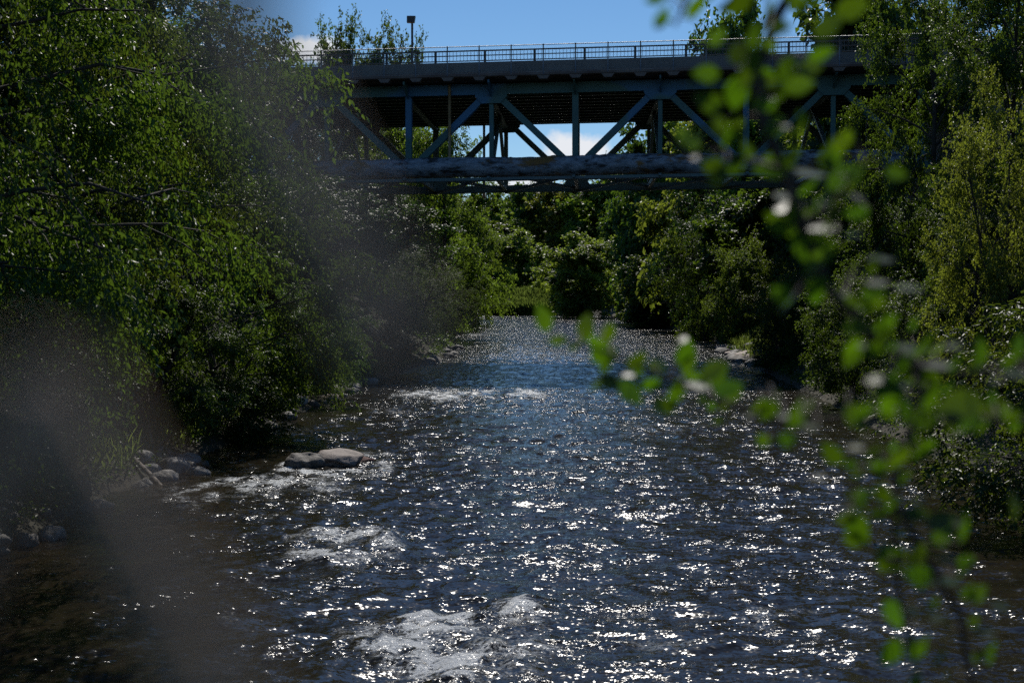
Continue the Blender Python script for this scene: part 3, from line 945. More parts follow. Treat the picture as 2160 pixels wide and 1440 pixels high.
tree('droop_b', 'leafy_shrub', -10.6, 19.5, 4.0, 3.0, 'added dark shrub standing in for shade nearest the camera on the left bank', mat='leaf_dark', rot=3.3)  # added likewise, its dark leaves supply the shade here
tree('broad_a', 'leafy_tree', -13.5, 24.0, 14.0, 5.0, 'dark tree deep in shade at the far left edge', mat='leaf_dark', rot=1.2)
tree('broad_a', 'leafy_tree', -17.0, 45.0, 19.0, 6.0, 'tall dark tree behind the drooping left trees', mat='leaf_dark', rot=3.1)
tree('broad_b', 'leafy_tree', -15.0, 60.0, 16.5, 5.5, 'tree standing in front of the hidden left end of the bridge', rot=0.1)
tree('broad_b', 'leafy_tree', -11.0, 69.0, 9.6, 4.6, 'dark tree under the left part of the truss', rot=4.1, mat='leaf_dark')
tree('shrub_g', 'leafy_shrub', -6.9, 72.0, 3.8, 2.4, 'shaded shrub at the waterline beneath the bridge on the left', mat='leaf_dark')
# left bank under and behind the bridge
tree_px('willow', 'willow_shrub', 880, 97, 545, 230, 'grey-green willow shrub leaning over the river just past the bridge', rot=0.7)
tree_px('broad_c', 'leafy_tree', 800, 108, 400, 260, 'shadowy tree behind the willow shrub', rot=0.2)
tree_px('broad_b', 'leafy_tree', 935, 122, 262, 240, 'light green tree seen through the left truss panels', mat='leaf_far_lit', rot=2.6)
tree_px('broad_b', 'leafy_tree', 790, 130, 245, 240, 'tree filling the leftmost open truss panel', rot=3.6)
tree_px('broad_b', 'leafy_tree', 640, 120, 190, 300, 'tree behind the left bridge end, mostly hidden by leaves')
tree_px('shrub_g', 'leafy_shrub', 960, 140, 520, 130, 'bright shrub between the willow shrub and the rounded yellow-green tree', mat='leaf_far_lit')
tree_px('broad_b', 'leafy_tree', 985, 170, 430, 150, 'tree left of the sky gap below the bridge', mat='leaf_far_lit', rot=1.9)
for (px, top, w, wd) in ((690, 66, 95, 'leftmost'), (738, 40, 95, 'second from left and tallest'), (792, 58, 95, 'middle'), (832, 70, 80, 'fourth from left'), (878, 86, 85, 'rightmost, right behind the lamp')):
    tree_px('poplar', 'poplar_tree', px, 150 + (px % 7), top, w, 'slim poplar showing above the railing, %s of the five' % wd, group='poplars above the bridge railing')
# far bank in the centre
tree_px('far_round', 'rounded_tree', 1078, 262, 500, 165, 'rounded yellow-green tree behind the reeds', rot=0.5, base=0.4, mat='leaf_yellow')
tree_px('far_round', 'rounded_tree', 1228, 215, 508, 165, 'rounded olive-green tree at the water, right of the reeds', rot=2.5, base=0.2, mat='leaf_yellow')
tree_px('far_round', 'rounded_tree', 1172, 255, 588, 80, 'small round shrub between the two rounded trees', rot=3.5, base=0.3, mat='leaf_yellow')
tree_px('far_tall', 'leafy_tree', 1035, 330, 430, 150, 'far tree just below the sky gap, left one', mat='leaf_far_lit')
tree_px('far_tall', 'leafy_tree', 1085, 345, 425, 130, 'far tree at the very end of the valley, below the sky gap', mat='leaf_green')
tree_px('far_tall', 'leafy_tree', 1128, 318, 404, 120, 'dark far tree under the middle of the bottom chord', mat='leaf_green')
tree_px('far_tall', 'leafy_tree', 1200, 306, 400, 160, 'pale far tree under the centre gusset', mat='leaf_yellow')
tree_px('far_tall', 'leafy_tree', 1285, 296, 365, 170, 'far tree right of the centre gusset', mat='leaf_far_lit')
tree_px('far_tall', 'leafy_tree', 1060, 400, 452, 330, 'broad far treeline closing the valley, left half', mat='leaf_green', rot=1.0)
tree_px('far_tall', 'leafy_tree', 1250, 390, 440, 330, 'broad far treeline closing the valley, right half', mat='leaf_green', rot=2.0)
tree_px('far_tall', 'leafy_tree', 1150, 372, 470, 240, 'low far thicket in the middle of the valley end', mat='leaf_green', rot=3.0)
tree_px('far_tall', 'leafy_tree', 1335, 242, 420, 120, 'dark tree in shade behind the bright waterside shrub', mat='leaf_green')
tree_px('far_tall', 'leafy_tree', 985, 282, 440, 170, 'dark far tree left of the rounded yellow-green tree', mat='leaf_green')
tree_px('far_tall', 'leafy_tree', 905, 200, 380, 190, 'dark far tree behind the light green left tree', mat='leaf_green')
# right bank behind the bridge
tree_px('far_round', 'leafy_shrub', 1392, 160, 535, 165, 'bright waterside shrub right of the rounded trees', mat='leaf_far_lit', base=0.0, rot=1.0)
tree_px('far_round', 'leafy_shrub', 1350, 172, 548, 85, 'small bright shrub at the left of the waterside shrub', mat='leaf_far_lit', base=0.0)
tree_px('far_round', 'leafy_tree', 1400, 178, 258, 215, 'tree right of the small cloud, seen through the truss', rot=0.9)
tree_px('far_round', 'leafy_tree', 1510, 146, 250, 250, 'wide tree filling the right truss panels', mat='leaf_yellow', rot=5.1)
tree_px('far_round', 'leafy_tree', 1640, 135, 235, 260, 'tree behind the blurred twig and the right truss', mat='leaf_far_lit')
tree_px('far_round', 'leafy_tree', 1780, 125, 225, 260, 'pale tree behind the right end of the truss', mat='leaf_yellow')
tree_px('sparse', 'bare_tree', 1500, 122, 395, 210, 'thin tree with bare twigs right of the waterside shrub', rot=1.0)
tree_px('shrub_g', 'leafy_shrub', 1490, 118, 480, 180, 'shrub below the thin bare-twigged tree', rot=2.0)
tree_px('shrub_g', 'leafy_shrub', 1570, 104, 520, 170, 'shrub above the grassy right shore', mat='leaf_far_lit', rot=4.0)
tree_px('far_tall', 'leafy_tree', 1600, 112, 400, 210, 'dark tree below the bottom chord at right', mat='leaf_green')
tree_px('far_round', 'leafy_tree', 1552, 152, 48, 210, 'round treetop showing above the railing behind the blurred twig', rot=0.0)
tree_px('far_tall', 'leafy_tree', 1850, 112, -60, 290, 'dark treetop above the right end of the railing', mat='leaf_green')
# right bank in front of the bridge
tree_px('shrub_g', 'leafy_shrub', 1650, 84, 560, 160, 'shrub under the bridge above the right shore stones', mat='leaf_green')
tree_px('shrub_g', 'leafy_shrub', 1725, 68, 470, 230, 'dense shrub on the right slope behind the twig', rot=0.8)
tree_px('shrub_g', 'leafy_shrub', 1640, 72, 640, 130, 'low shrub at the right waterline in bridge shade', rot=2.8)
tree_px('broad_a', 'leafy_tree', 1850, 60, 400, 260, 'dark bushy tree on the slope below the abutment', mat='leaf_green', rot=1.4)
tree_px('broad_a', 'leafy_tree', 1965, 57, -120, 320, 'tall green tree in front of the right end of the bridge', rot=2.4)
tree_px('broad_a', 'leafy_tree', 2140, 47, -160, 420, 'tall tree at the upper right corner', mat='leaf_bright', rot=0.6)
tree_px('shrub_g', 'leafy_shrub', 1800, 52, 600, 210, 'dark shrub in the shade of the right bank', mat='leaf_green')
tree_px('shrub_g', 'leafy_shrub', 1930, 46, 610, 250, 'shaded shrub overhanging the right waterline', mat='leaf_green', rot=1.7)
tree_px('shrub_y', 'leafy_shrub', 2110, 38, 225, 290, 'yellow-green shrub at the right edge', rot=0.9)
tree_px('broad_a', 'leafy_tree', 2060, 43, 430, 240, 'dark tree under the yellow-green shrub', mat='leaf_green')
tree('bush_near', 'near_bush', 10.8, 25.5, 4.0, 3.3, 'bright leafy bush at the right edge hanging over the water', rot=2.0)
tree('bush_near', 'near_bush', 10.6, 23.5, 1.7, 2.0, 'low spreading bush at the right edge, nearest the camera', rot=0.5)
WOOD = ['tall tree behind the left trees, just before the bridge end', 'dark tree beside the hidden left bridge abutment', 'dark tree on the left bank just past the bridge',
        'tall tree high on the left bank behind the poplars', 'tall tree on the right bank just before the bridge end', 'dark tree behind the yellow-green shrub',
        'tree on the right bank just past the bridge', 'dark tree high on the right bank behind the round treetop', 'tree far up the left bank behind the willow shrub',
        'dark tree at the far left end of the valley', 'farthest tree at the left end of the valley', 'dark tree at the far right end of the valley', 'tree far up the right bank behind the waterside shrub',
        'farthest dark tree at the right end of the valley', 'dark tree deep in the left bank behind the second tree', 'dark tree at the right edge behind the near bush', 'tree at the left edge behind the nearest tree']
# the wood that closes the valley on both sides and behind, so no bare hillside shows
k = 0
for (X, Y, H, r, kd) in ((-26, 52, 22, 6, 'broad_b'), (-24, 80, 21, 6, 'broad_c'), (-20, 112, 18, 6, 'broad_c'), (-30, 140, 22, 7, 'broad_b'), (26, 62, 24, 6, 'broad_b'), (24, 44, 22, 5, 'broad_c'), (30, 100, 22, 6, 'broad_b'), (30, 150, 20, 7, 'broad_c'), (-22, 180, 14, 6, 'broad_b'), (-20, 240, 16, 7, 'broad_c'), (-35, 270, 17, 8, 'broad_b'), (28, 230, 18, 7, 'broad_c'), (30, 190, 17, 6, 'broad_b'), (45, 270, 19, 8, 'broad_c'), (-16, 30, 16, 5, 'broad_c'), (20, 30, 16, 5, 'broad_c'), (-20, 20, 16, 5.5, 'broad_b')):
    tree(kd, 'woodland_tree', X, Y, lh(X, Y) + H * 0.62, r, WOOD[k], group='background woodland on the valley sides')
    k += 1

# ---------------------------------------------------------------- undergrowth and grass
def undergrowth():
    g = np.random.default_rng(21)
    n = 15000
    Y = 14 + 140 * g.random(n) ** 1.3
    left = g.random(n) < 0.5
    off = 0.35 + 9 * g.random(n) ** 1.6
    X = np.where(left, edge_l(Y) - off, edge_r(Y) + off)
    Z = land_height(X, Y)
    ok = Z > 0.05
    ok &= ~((np.abs(Y - 89) < 11) & (g.random(n) < 0.75))
    X, Y, Z, off = X[ok], Y[ok], Z[ok], off[ok]
    n = len(X); per = 9
    si = np.repeat(np.arange(n), per)
    hh = (0.15 + 0.5 * g.random(n) * np.clip(off / 1.5, 0.3, 1.3))[si]
    pos = np.stack([X[si] + g.normal(size=n * per) * 0.16, Y[si] + g.normal(size=n * per) * 0.16, Z[si] + hh * g.random(n * per)], 1)
    dr = unit(g.normal(size=(n * per, 3)) * np.array([1, 1, 0.4]) + np.array([0, 0, 0.25]))
    nm = unit(np.array([0, 0, 1.0]) + g.normal(size=(n * per, 3)) * 0.5)
    sc = np.clip(Y[si] / 60, 0.8, 1.8)
    o = link('undergrowth', leaves_mesh('undergrowth', pos, dr, nm, 0.12 * sc * (0.6 + 0.8 * g.random(n * per)), 0.07 * sc, np.clip(g.normal(size=n * per) * 0.2 + 0.5, 0, 1), M['leaf_green']))
    tag(o, 'low leafy ground cover on both banks', 'ground cover', kind='stuff')
undergrowth()


def blades(name, pts, hmin, hmax, w, label, cat, seed):
    g = np.random.default_rng(seed)
    n = len(pts)
    pos = np.array(pts)
    dr = unit(g.normal(size=(n, 3)) * np.array([0.28, 0.28, 0]) + np.array([0, 0, 1.0]))
    nm = unit(g.normal(size=(n, 3)) * np.array([1, 1, 0.1]))
    o = link(name, leaves_mesh(name, pos, dr, nm, hmin + (hmax - hmin) * g.random(n), np.full(n, w), np.clip(g.normal(size=n) * 0.25 + 0.5, 0, 1), M['grass'], True))
    return tag(o, label, cat, kind='stuff')
g = np.random.default_rng(31)
n_ = 14000
Y_ = FAR_Y - 0.5 + 7 * g.random(n_) ** 1.5
X_ = X_at(1020 + 150 * g.random(n_), Y_)
pts = np.stack([X_, Y_, np.maximum(land_height(X_, Y_), -0.05)], 1)
blades('reed_bed', pts, 1.2, 2.5, 0.12, 'pale green reeds along the far shore below the rounded tree', 'reeds', 32)
Y1 = 80 + 50 * g.random(4200); X1 = edge_r(Y1) + 0.5 + 3.2 * g.random(4200) ** 1.4
Y2 = 30 + 42 * g.random(2500); X2 = edge_l(Y2) - 0.5 - 2.0 * g.random(2500) ** 1.4
X_ = np.concatenate([X1, X2]); Y_ = np.concatenate([Y1, Y2])
pts = np.stack([X_, Y_, land_height(X_, Y_)], 1)
blades('shore_grass', pts, 0.25, 0.8, 0.035, 'tufts of grass along both waterlines', 'grass', 33)

# ---------------------------------------------------------------- rocks and driftwood
def rock_mesh(seed, sub=3, rough=0.22, facet=0.5):
    import bmesh
    bm = bmesh.new(); bmesh.ops.create_icosphere(bm, subdivisions=sub, radius=1.0)
    g = np.random.default_rng(seed)
    planes = [(unit(g.normal(size=3)), 0.62 + 0.3 * g.random()) for _ in range(9)]
    ph = g.random(6) * 10
    P = np.array([v.co[:] for v in bm.verts])
    for nrm, dd in planes:
        q = np.maximum(P @ nrm - dd, 0)
        P = P - np.outer(q * (0.5 + 0.5 * facet), nrm)
    nz_ = fbm(P[:, 0] * 1.7 + ph[0] + P[:, 2], P[:, 1] * 1.7 + ph[1] - P[:, 2] * 0.7, 4, seed % 7)
    P = P * (1 + rough * nz_ * 2)[:, None]
    for v, p in zip(bm.verts, P): v.co = p
    me = bpy.data.meshes.new('rock'); bm.to_mesh(me); bm.free()
    me.polygons.foreach_set('use_smooth', np.ones(len(me.polygons), dtype=bool))
    return me
RM = {}
for s in range(7):
    for mk in ('rock', 'rock_tan', 'rock_dark', 'rock_red'):
        pass
base_rocks = [rock_mesh(50 + s) for s in range(7)]
def rock(i, x, y, z, sx, sy, sz, rot, mat, label, name='rock', group=None, tilt=0.0):
    key = (i, mat)
    if key not in RM:
        me = base_rocks[i].copy(); me.materials.append(M[mat]); RM[key] = me
    o = link(name, RM[key], None, (x, y, z))
    o.scale = (sx, sy, sz); o.rotation_euler = (tilt, tilt * 0.5, rot)
    return tag(o, label, 'rock', group)
bd = [rock_mesh(91, 4, 0.34, 1.0), rock_mesh(94, 4, 0.22, 1.0)]
base_rocks += bd
x, y = on_water(634, 990); rock(7, x, y + 0.40, 0.06, 0.46, 0.5, 0.33, 0.9, 'rock_dark', 'dark rounded boulder in the river, left half of the pair', 'boulder')
x, y = on_water(708, 986); rock(8, x - 0.06, y + 0.50, 0.10, 0.70, 0.62, 0.26, -0.06, 'rock_tan', 'long pale tan boulder breaking the river surface', 'boulder', tilt=0.05)
x, y = on_water(768, 976); rock(5, x, y, 0.02, 0.28, 0.2, 0.13, 0.6, 'rock_red', 'small reddish stone at the right end of the tan boulder')
SH = [(398, 996, 36, 16, 'rock', 'smooth pale flat rock at the waterline, rightmost of the left shore rocks'),
      (348, 992, 46, 34, 'rock', 'large rounded grey rock beside the pale flat one'),
      (318, 978, 40, 34, 'rock', 'rounded grey rock leaning on the leaning pole'),
      (300, 963, 30, 20, 'rock_tan', 'tan rock at the top of the left shore pile'),
      (376, 985, 24, 18, 'rock_dark', 'dark rock wedged behind the large grey rock'),
      (276, 1035, 38, 26, 'rock', 'brown rock at the water below the pole'),
      (316, 1052, 30, 16, 'rock_dark', 'wet dark rock at the foot of the pole'),
      (262, 1000, 34, 26, 'rock_dark', 'dark rock left of the pole in shade'),
      (335, 965, 22, 14, 'rock_tan', 'small tan stone behind the driftwood'),
      (412, 978, 16, 9, 'rock_dark', 'small dark stone above the pale flat rock'),
      (232, 1030, 40, 26, 'rock', 'shaded grey rock farthest left on the shore')]
for i, (px, py, w, hgt, mk, lb) in enumerate(SH):
    Y = 33.5 - (py - 985) * 0.055
    z = Z_at(py, Y)
    rock(i % 7, X_at(px, Y) + 0.25, Y - 0.2, z, w / FPX * Y / 1.25, w / FPX * Y / 1.4, hgt / FPX * Y / 1.15, i * 1.3, mk, lb)
g = np.random.default_rng(77)
for i in range(60):
    Y = 40 + 24 * g.random(); X = float(edge_l(np.array([Y]))[0]) + 0.35 - 1.5 * g.random()
    s = 0.12 + 0.24 * g.random()
    rock(int(g.integers(7)), X, Y, max(lh(X, Y), 0) + s * 0.15, s * 1.3, s, s * 0.75, g.random() * 6, ('rock', 'rock_dark', 'rock_tan')[int(g.integers(3))],
         'cobble on the sunlit left gravel shore below the trees', 'cobble', 'cobbles on the left gravel shore')
for i in range(26):
    Y = 21 + 14 * g.random(); X = float(edge_l(np.array([Y]))[0]) + 0.35 - 1.1 * g.random()
    s = 0.10 + 0.22 * g.random()
    rock(int(g.integers(7)), X, Y, max(lh(X, Y), 0) + s * 0.15, s * 1.3, s, s * 0.75, g.random() * 6, ('rock', 'rock_dark')[int(g.integers(2))],
         'small stone at the shaded waterline near the leaning pole', 'cobble', 'stones at the near left waterline')
for i in range(30):
    Y = 78 + 24 * g.random(); X = float(edge_r(np.array([Y]))[0]) - 0.6 + 2.0 * g.random()
    s = 0.2 + 0.45 * g.random() ** 2
    rock(int(g.integers(7)), X, Y, max(lh(X, Y), 0) + s * 0.1, s * 1.5, s, s * 0.6, g.random() * 6, ('rock', 'rock_tan', 'rock_tan')[int(g.integers(3))],
         'flat stone on the right shore under and past the bridge', 'shore_stone', 'stones on the right shore')
for i in range(26):
    Y = 76 + 26 * g.random(); X = float(edge_l(np.array([Y]))[0]) + 0.5 - 1.4 * g.random()
    s = 0.15 + 0.4 * g.random() ** 2
    rock(int(g.integers(7)), X, Y, max(lh(X, Y), 0) + s * 0.1, s * 1.4, s, s * 0.6, g.random() * 6, ('rock', 'rock_dark')[int(g.integers(2))],
         'grey stone at the left waterline beneath the bridge', 'shore_stone', 'stones at the left waterline under the bridge')

mb = MB()
pts = [(X_at(240, 33.6), 33.6, Z_at(925, 33.6)), (X_at(275, 32.4), 32.4, Z_at(965, 32.4)), (X_at(312, 31.2), 31.2, Z_at(1000, 31.2)), (X_at(352, 30.2), 30.2, Z_at(1036, 30.2) - 0.05)]
mb.tube(pts, [0.075, 0.07, 0.055, 0.035], 8)
tag(mb.build('leaning_pole', M['driftwood'], None, True), 'bare grey pole leaning from the left bank into the water', 'driftwood')
mb = MB()
g = np.random.default_rng(5)
c = np.array([X_at(318, 34.2), 34.2, Z_at(950, 34.2)])
for i in range(11):
    d = unit(g.normal(size=3) * np.array([1, 0.6, 0.7]) + np.array([0.2, -0.3, 0.3]))
    p1 = c + d * 0.28 + g.normal(size=3) * 0.05; p2 = c + d * (0.5 + 0.35 * g.random()) + g.normal(size=3) * 0.10
    mb.tube([c, p1, p2], [0.10, 0.055, 0.012], 6)
tag(mb.build('driftwood_root', M['driftwood'], None, True), 'weathered tangle of driftwood roots above the shore rocks', 'driftwood')

# ---------------------------------------------------------------- leafy twig close to the camera
def near_leaf_mesh(seed, wid, fold=0.10):
    prof = [(0.0, 0.0), (0.08, 0.24), (0.25, 0.44), (0.45, 0.5), (0.66, 0.39), (0.86, 0.17), (1.0, 0.0)]
    g = np.random.default_rng(seed)
    vs, fs = [], []
    for i, (t_, w) in enumerate(prof):
        bend = -fold * t_ * t_
        vs += [(t_ - 0.5, -w * wid, bend + fold * w), (t_ - 0.5, 0, bend), (t_ - 0.5, w * wid, bend + fold * (w + 0.2 * g.normal()))]
    for i in range(len(prof) - 1):
        a = i * 3
        fs += [(a, a + 1, a + 4, a + 3), (a + 1, a + 2, a + 5, a + 4)]
    me = np_mesh('leaf', np.array(vs), np.array(fs), M['leaf_near'], True, np.full(len(vs), (seed * 0.37) % 1.0))
    return me
leaf_me = [near_leaf_mesh(i, w) for i, w in enumerate((0.58, 0.66, 0.50, 0.62, 0.54, 0.60, 0.64))]
flat_me = [near_leaf_mesh(9 + i, w, 0.03) for i, w in enumerate((0.62, 0.70, 0.56, 0.66))]
twig = empty('leafy_twig', (0.70, 2.0, 5.8))
tag(twig, 'blurred leafy twig hanging close to the camera on the right', 'twig')
def NP(px, py, Y): return Vector((X_at(px, Y), Y, Z_at(py, Y)))
STEMS = [([(1760, -160), (1640, 30), (1590, 160), (1610, 270), (1655, 360), (1690, 470), (1740, 600), (1830, 700), (1930, 770), (1950, 860), (1900, 960), (1890, 1060), (1960, 1180), (2030, 1300), (2060, 1460)], 0.0042, 2.0),
         ([(1480, -120), (1440, 20), (1420, 60)], 0.0022, 1.95),
         ([(1655, 360), (1540, 330), (1470, 300)], 0.0020, 2.0),
         ([(1690, 470), (1760, 420), (1830, 330)], 0.0020, 2.0),
         ([(1930, 770), (2040, 790), (2170, 760), (2300, 700)], 0.0028, 2.0),
         ([(1950, 860), (1800, 880), (1640, 890), (1480, 830), (1350, 770), (1260, 735), (1180, 716)], 0.0024, 2.3),
         ([(1900, 960), (1820, 990), (1790, 1080)], 0.0018, 2.0),
         ([(1890, 1060), (1900, 1250), (1950, 1460)], 0.0022, 1.95),
         ([(2240, 900), (2080, 880), (1990, 890)], 0.0020, 1.95)]
for pth, r, Y in STEMS:
    mb = MB()
    n_ = len(pth)
    mb.tube([NP(px, py, Y + 0.02 * math.sin(i)) - twig.location for i, (px, py) in enumerate(pth)], [1.7 * r * (1.25 - 0.7 * i / (n_ - 1)) for i in range(n_)], 6)
    mb.build('stem', M['twig'], twig, True)
def crop(s, ox, oy, L): return [(x / s + ox, y / s + oy, l / s, a, k) for x, y, l, a, k in L]
LEAVES = crop(3.083, 1200, 0, [(550, 10, 130, 30, 'g'), (600, 130, 150, 80, 'd'), (810, 70, 190, 85, 'd'), (1090, 30, 290, 0, 'd'), (1280, 110, 220, 85, 'd'),
    (960, 250, 140, 40, 'g'), (1190, 240, 190, 70, 'd'), (1680, 180, 210, 40, 'g'), (1830, 70, 200, 20, 'g'), (1560, 5, 170, 10, 'g'), (1100, 350, 200, 60, 'g'),
    (1630, 360, 160, 20, 'g'), (1500, 360, 110, 30, 'w'), (880, 490, 165, -10, 'g'), (1160, 500, 200, 75, 'g'), (1400, 480, 200, 50, 'g'), (1430, 450, 150, 45, 'w'),
    (1290, 540, 150, 0, 'g'), (1560, 455, 175, 5, 'g'), (1490, 565, 190, 10, 'g'), (1080, 620, 220, 80, 'g'), (900, 670, 210, -10, 'g'), (1320, 650, 120, 0, 'w'),
    (1250, 690, 160, 10, 'g'), (1070, 840, 160, 60, 'g'), (760, 900, 210, -40, 'g'), (1420, 830, 90, 10, 'w'), (860, 1030, 150, 30, 'w'), (950, 1085, 190, 0, 'g'),
    (1320, 1080, 240, 10, 'g'), (1750, 950, 220, 60, 'g'), (1570, 1130, 230, 40, 'w'), (1800, 1150, 260, 40, 'g'), (1420, 1280, 200, 60, 'w'), (1600, 1340, 200, 20, 'w'), (1840, 1280, 150, 20, 'w')])
LEAVES += crop(2.7, 1360, 400, [(790, 100, 190, 60, 'w'), (970, 80, 170, 30, 'w'), (1190, 40, 120, 20, 'w'), (1010, 220, 160, 15, 'w'), (1190, 260, 110, 10, 'w'), (870, 140, 170, 50, 'g'),
    (1200, 130, 130, 10, 'g'), (930, 330, 250, -15, 'g'), (960, 420, 160, 60, 'g'), (970, 580, 150, 80, 'g'), (1350, 395, 150, 5, 'w'), (1320, 530, 130, 5, 'w'), (1300, 590, 130, 10, 'g'),
    (1510, 560, 150, -10, 'w'), (1120, 600, 80, 0, 'w'), (1170, 640, 130, 0, 'g'), (1210, 780, 150, 10, 'g'), (1380, 760, 150, 40, 'g'), (1180, 900, 120, 60, 'd'), (1310, 910, 140, 20, 'g'),
    (1250, 890, 80, 0, 'w'), (1530, 910, 200, 20, 'w'), (1670, 1000, 170, 0, 'w'), (1590, 1060, 230, -30, 'g'), (1750, 890, 120, 40, 'w'), (1880, 950, 250, 20, 'd'), (1790, 1230, 260, 5, 'g'),
    (1970, 1250, 160, 50, 'g'), (1560, 1310, 180, -20, 'g'), (1850, 1330, 160, 30, 'g'), (1450, 1110, 150, 10, 'w'), (1450, 1190, 120, 0, 'w'), (1320, 1080, 150, 20, 'w'), (230, 920, 160, 80, 'g'),
    (220, 850, 80, 70, 'w'), (410, 1050, 160, 30, 'g'), (270, 1060, 100, 0, 'g'), (300, 1120, 150, -10, 'w'), (30, 1110, 130, 0, 'g'), (520, 1150, 110, 50, 'g'), (130, 1230, 120, -20, 'd'),
    (430, 1310, 100, 0, 'd'), (620, 1280, 100, 10, 'w'), (790, 1290, 80, 60, 'w'), (870, 1310, 140, 40, 'g'), (940, 1350, 100, 20, 'w'), (1990, 1090, 90, 0, 'w'), (2110, 1050, 150, 10, 'w'), (2120, 930, 200, 70, 'd'), (1640, 1180, 170, 60, 'd')])
LEAVES += crop(2.7, 750, 380, [(1160, 910, 110, -15, 'g'), (1310, 830, 150, 80, 'p'), (1430, 880, 140, 65, 'p'), (1370, 930, 130, -70, 'g'), (1600, 1030, 130, 40, 'g'), (1460, 1150, 160, 0, 'g'),
    (1570, 1210, 180, -35, 'g'), (1680, 1160, 110, 20, 'g'), (1560, 1110, 80, 0, 'w'), (1900, 1020, 150, 75, 'g'), (2040, 1080, 170, 30, 'g'), (1930, 1180, 140, 0, 'w')])
LEAVES += crop(2.7, 1360, 900, [(800, 80, 130, 10, 'g'), (1210, 120, 100, 20, 'w'), (1450, 180, 180, 45, 'g'), (1180, 220, 90, 0, 'g'), (990, 290, 100, 20, 'w'), (1490, 310, 120, 60, 'g'), (1230, 410, 160, 35, 'g'),
    (1370, 390, 160, -50, 'd'), (1150, 470, 80, 10, 'w'), (1570, 420, 100, 10, 'w'), (1340, 500, 110, 0, 'g'), (1160, 530, 120, 20, 'g'), (1420, 450, 110, 60, 'd'), (1560, 500, 140, 0, 'g'), (1770, 550, 130, 20, 'w'),
    (1720, 610, 170, 30, 'g'), (1730, 760, 120, 20, 'w'), (1850, 770, 110, 10, 'g'), (1450, 810, 90, 0, 'd'), (1550, 830, 70, 0, 'w'), (1650, 890, 150, 5, 'w'), (1760, 890, 120, 10, 'w'), (1920, 960, 130, 40, 'g'),
    (1530, 1060, 110, 20, 'w'), (1680, 1100, 100, 30, 'w'), (1960, 1180, 120, 40, 'w'), (1900, 1120, 110, 10, 'd'), (2050, 1030, 110, 30, 'w'), (1920, 180, 110, 60, 'd'), (1600, 1250, 130, 60, 'd'), (1700, 1330, 120, 20, 'd'), (2120, 460, 160, 60, 'd'), (2000, 1300, 140, 40, 'd')])
# smaller leaves filling in along the stems, more of them lower down
g = random.Random(8)
for pth, r, Y in STEMS:
    for (ax_, ay_), (bx_, by_) in zip(pth[:-1], pth[1:]):
        n_ = max(1, int(math.hypot(bx_ - ax_, by_ - ay_) / 24))
        for q in range(n_):
            f_ = (q + g.random()) / n_
            LEAVES.append((ax_ + (bx_ - ax_) * f_ + g.gauss(0, 42), ay_ + (by_ - ay_) * f_ + g.gauss(0, 36), g.uniform(26, 74),
                           g.uniform(-80, 80), g.choice('ggdd' if Y == 2.3 else 'gddd')))
half = (sd + Vector((0, -1, 0))).normalized()
PET = MB()
stem_pts = []
for pth, r, Y in STEMS:
    for (ax_, ay_), (bx_, by_) in zip(pth[:-1], pth[1:]):
        stem_pts += [(ax_ + (bx_ - ax_) * q / 6, ay_ + (by_ - ay_) * q / 6, Y) for q in range(7)]
g = random.Random(3)
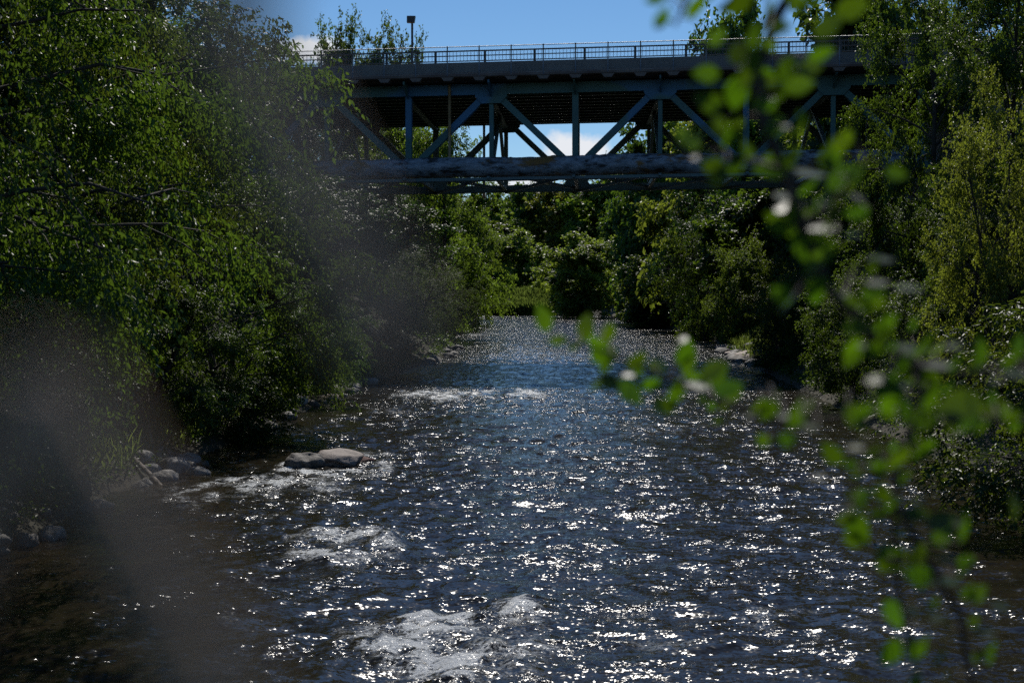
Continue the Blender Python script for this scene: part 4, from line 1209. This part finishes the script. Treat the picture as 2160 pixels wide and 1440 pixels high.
for i, (px, py, ln, ang, kd) in enumerate(LEAVES):
    Y = (2.35 if px < 1600 and py > 640 else 2.0) + g.uniform(-0.14, 0.14)
    jit = Vector((g.gauss(0, 1), g.gauss(0, 1), g.gauss(0, 1)))
    if kd == 'w': nrm = half + jit * 0.06
    elif kd == 'd': nrm = Vector((0.55, -0.75, -0.35)) + jit * 0.25
    elif kd == 'p': nrm = Vector((0.1, -0.95, -0.2)) + jit * 0.1
    else: nrm = Vector((0, -1, -0.10)) + jit * 0.30
    nrm.normalize()
    a = R(ang + g.uniform(-12, 12))
    lx_ = Vector((math.cos(a), 0, math.sin(a)))
    if kd == 'w': lx_ = Vector((math.cos(a), 0.6 * math.sin(a), 0))
    lx_ = (lx_ - nrm * lx_.dot(nrm)).normalized()
    ly_ = nrm.cross(lx_)
    o = link('leaf', flat_me[i % 4] if kd == 'w' else leaf_me[i % 7], twig)
    mtx = Matrix((lx_, ly_, nrm)).transposed().to_4x4()
    s = ln / FPX * Y * 1.14
    bx_, by_, bY_ = min(stem_pts, key=lambda p: (p[0] - px) ** 2 + (p[1] - py) ** 2)
    ctr = NP(px, py, Y); root_ = NP(bx_, by_, bY_)
    if (ctr - lx_ * s / 2 - root_).length > (ctr + lx_ * s / 2 - root_).length:
        lx_ = -lx_; ly_ = nrm.cross(lx_); mtx = Matrix((lx_, ly_, nrm)).transposed().to_4x4()
    tip_ = ctr - lx_ * s / 2
    mid_ = (tip_ + root_) / 2 + Vector((0, 0, 0.25 * (tip_ - root_).length * 0.4))
    PET.tube([root_ - twig.location, mid_ - twig.location, tip_ - twig.location], [0.0014, 0.0011, 0.0009], 4)
    o.matrix_local = Matrix.Translation(NP(px, py, Y) - twig.location) @ mtx @ Matrix.Scale(s, 4)

PET.build('petioles', M['twig'], twig, True)

# ---------------------------------------------------------------- chain-link fence the picture is taken through
fence = empty('wire_fence', (0, 0.2, 3.4))
tag(fence, 'dark diamond wire fence with a cut opening right in front of the camera, fully blurred', 'fence')
FY = 0.20
nx0, nz0 = X_at(845, FY), Z_at(770, FY)
HWX, HWZ = 375 / FPX * FY, 740 / FPX * FY
cols = range(-26, 28)
def zigzag(par, j0, j1):
    mb = MB(); pts = []
    for j in range(j0, j1 + 1):
        right = ((j + par) % 2 == 0)
        pts.append((HWX if right else 0.0, 0.0016 * (1 if right else -1), j * HWZ))
    fine = []
    for a, b_ in zip(pts[:-1], pts[1:]):
        a, b_ = Vector(a), Vector(b_)
        fine += [a.lerp(b_, q) for q in (0.0, 0.06, 0.94)]
    fine.append(Vector(pts[-1]))
    mb.tube(fine, 0.0052, 8)
    return mb.mesh('wire', M['wire_coat'], True)
whole = {}
for i in cols:
    # wire i zigzags between column i and column i + 1; a ragged hole is cut in front of the lens
    par = (i + 1) % 2
    if 0 <= i <= 4: continue
    j0, j1 = -16, 12
    if i == -1: j0 = 0
    elif -5 <= i <= -2: j1 = 0
    if (par, j0, j1) not in whole: whole[(par, j0, j1)] = zigzag(par, j0, j1)
    o = link('wire', whole[(par, j0, j1)], fence)
    o.location = Vector((nx0 + i * HWX, FY, nz0)) - fence.location
mb = MB(); mb.tube([Vector((-0.75, FY, nz0 + 12 * HWZ)) - fence.location, Vector((0.75, FY, nz0 + 12 * HWZ)) - fence.location], 0.02, 12)
mb.build('top_rail', M['galv'], fence, True)
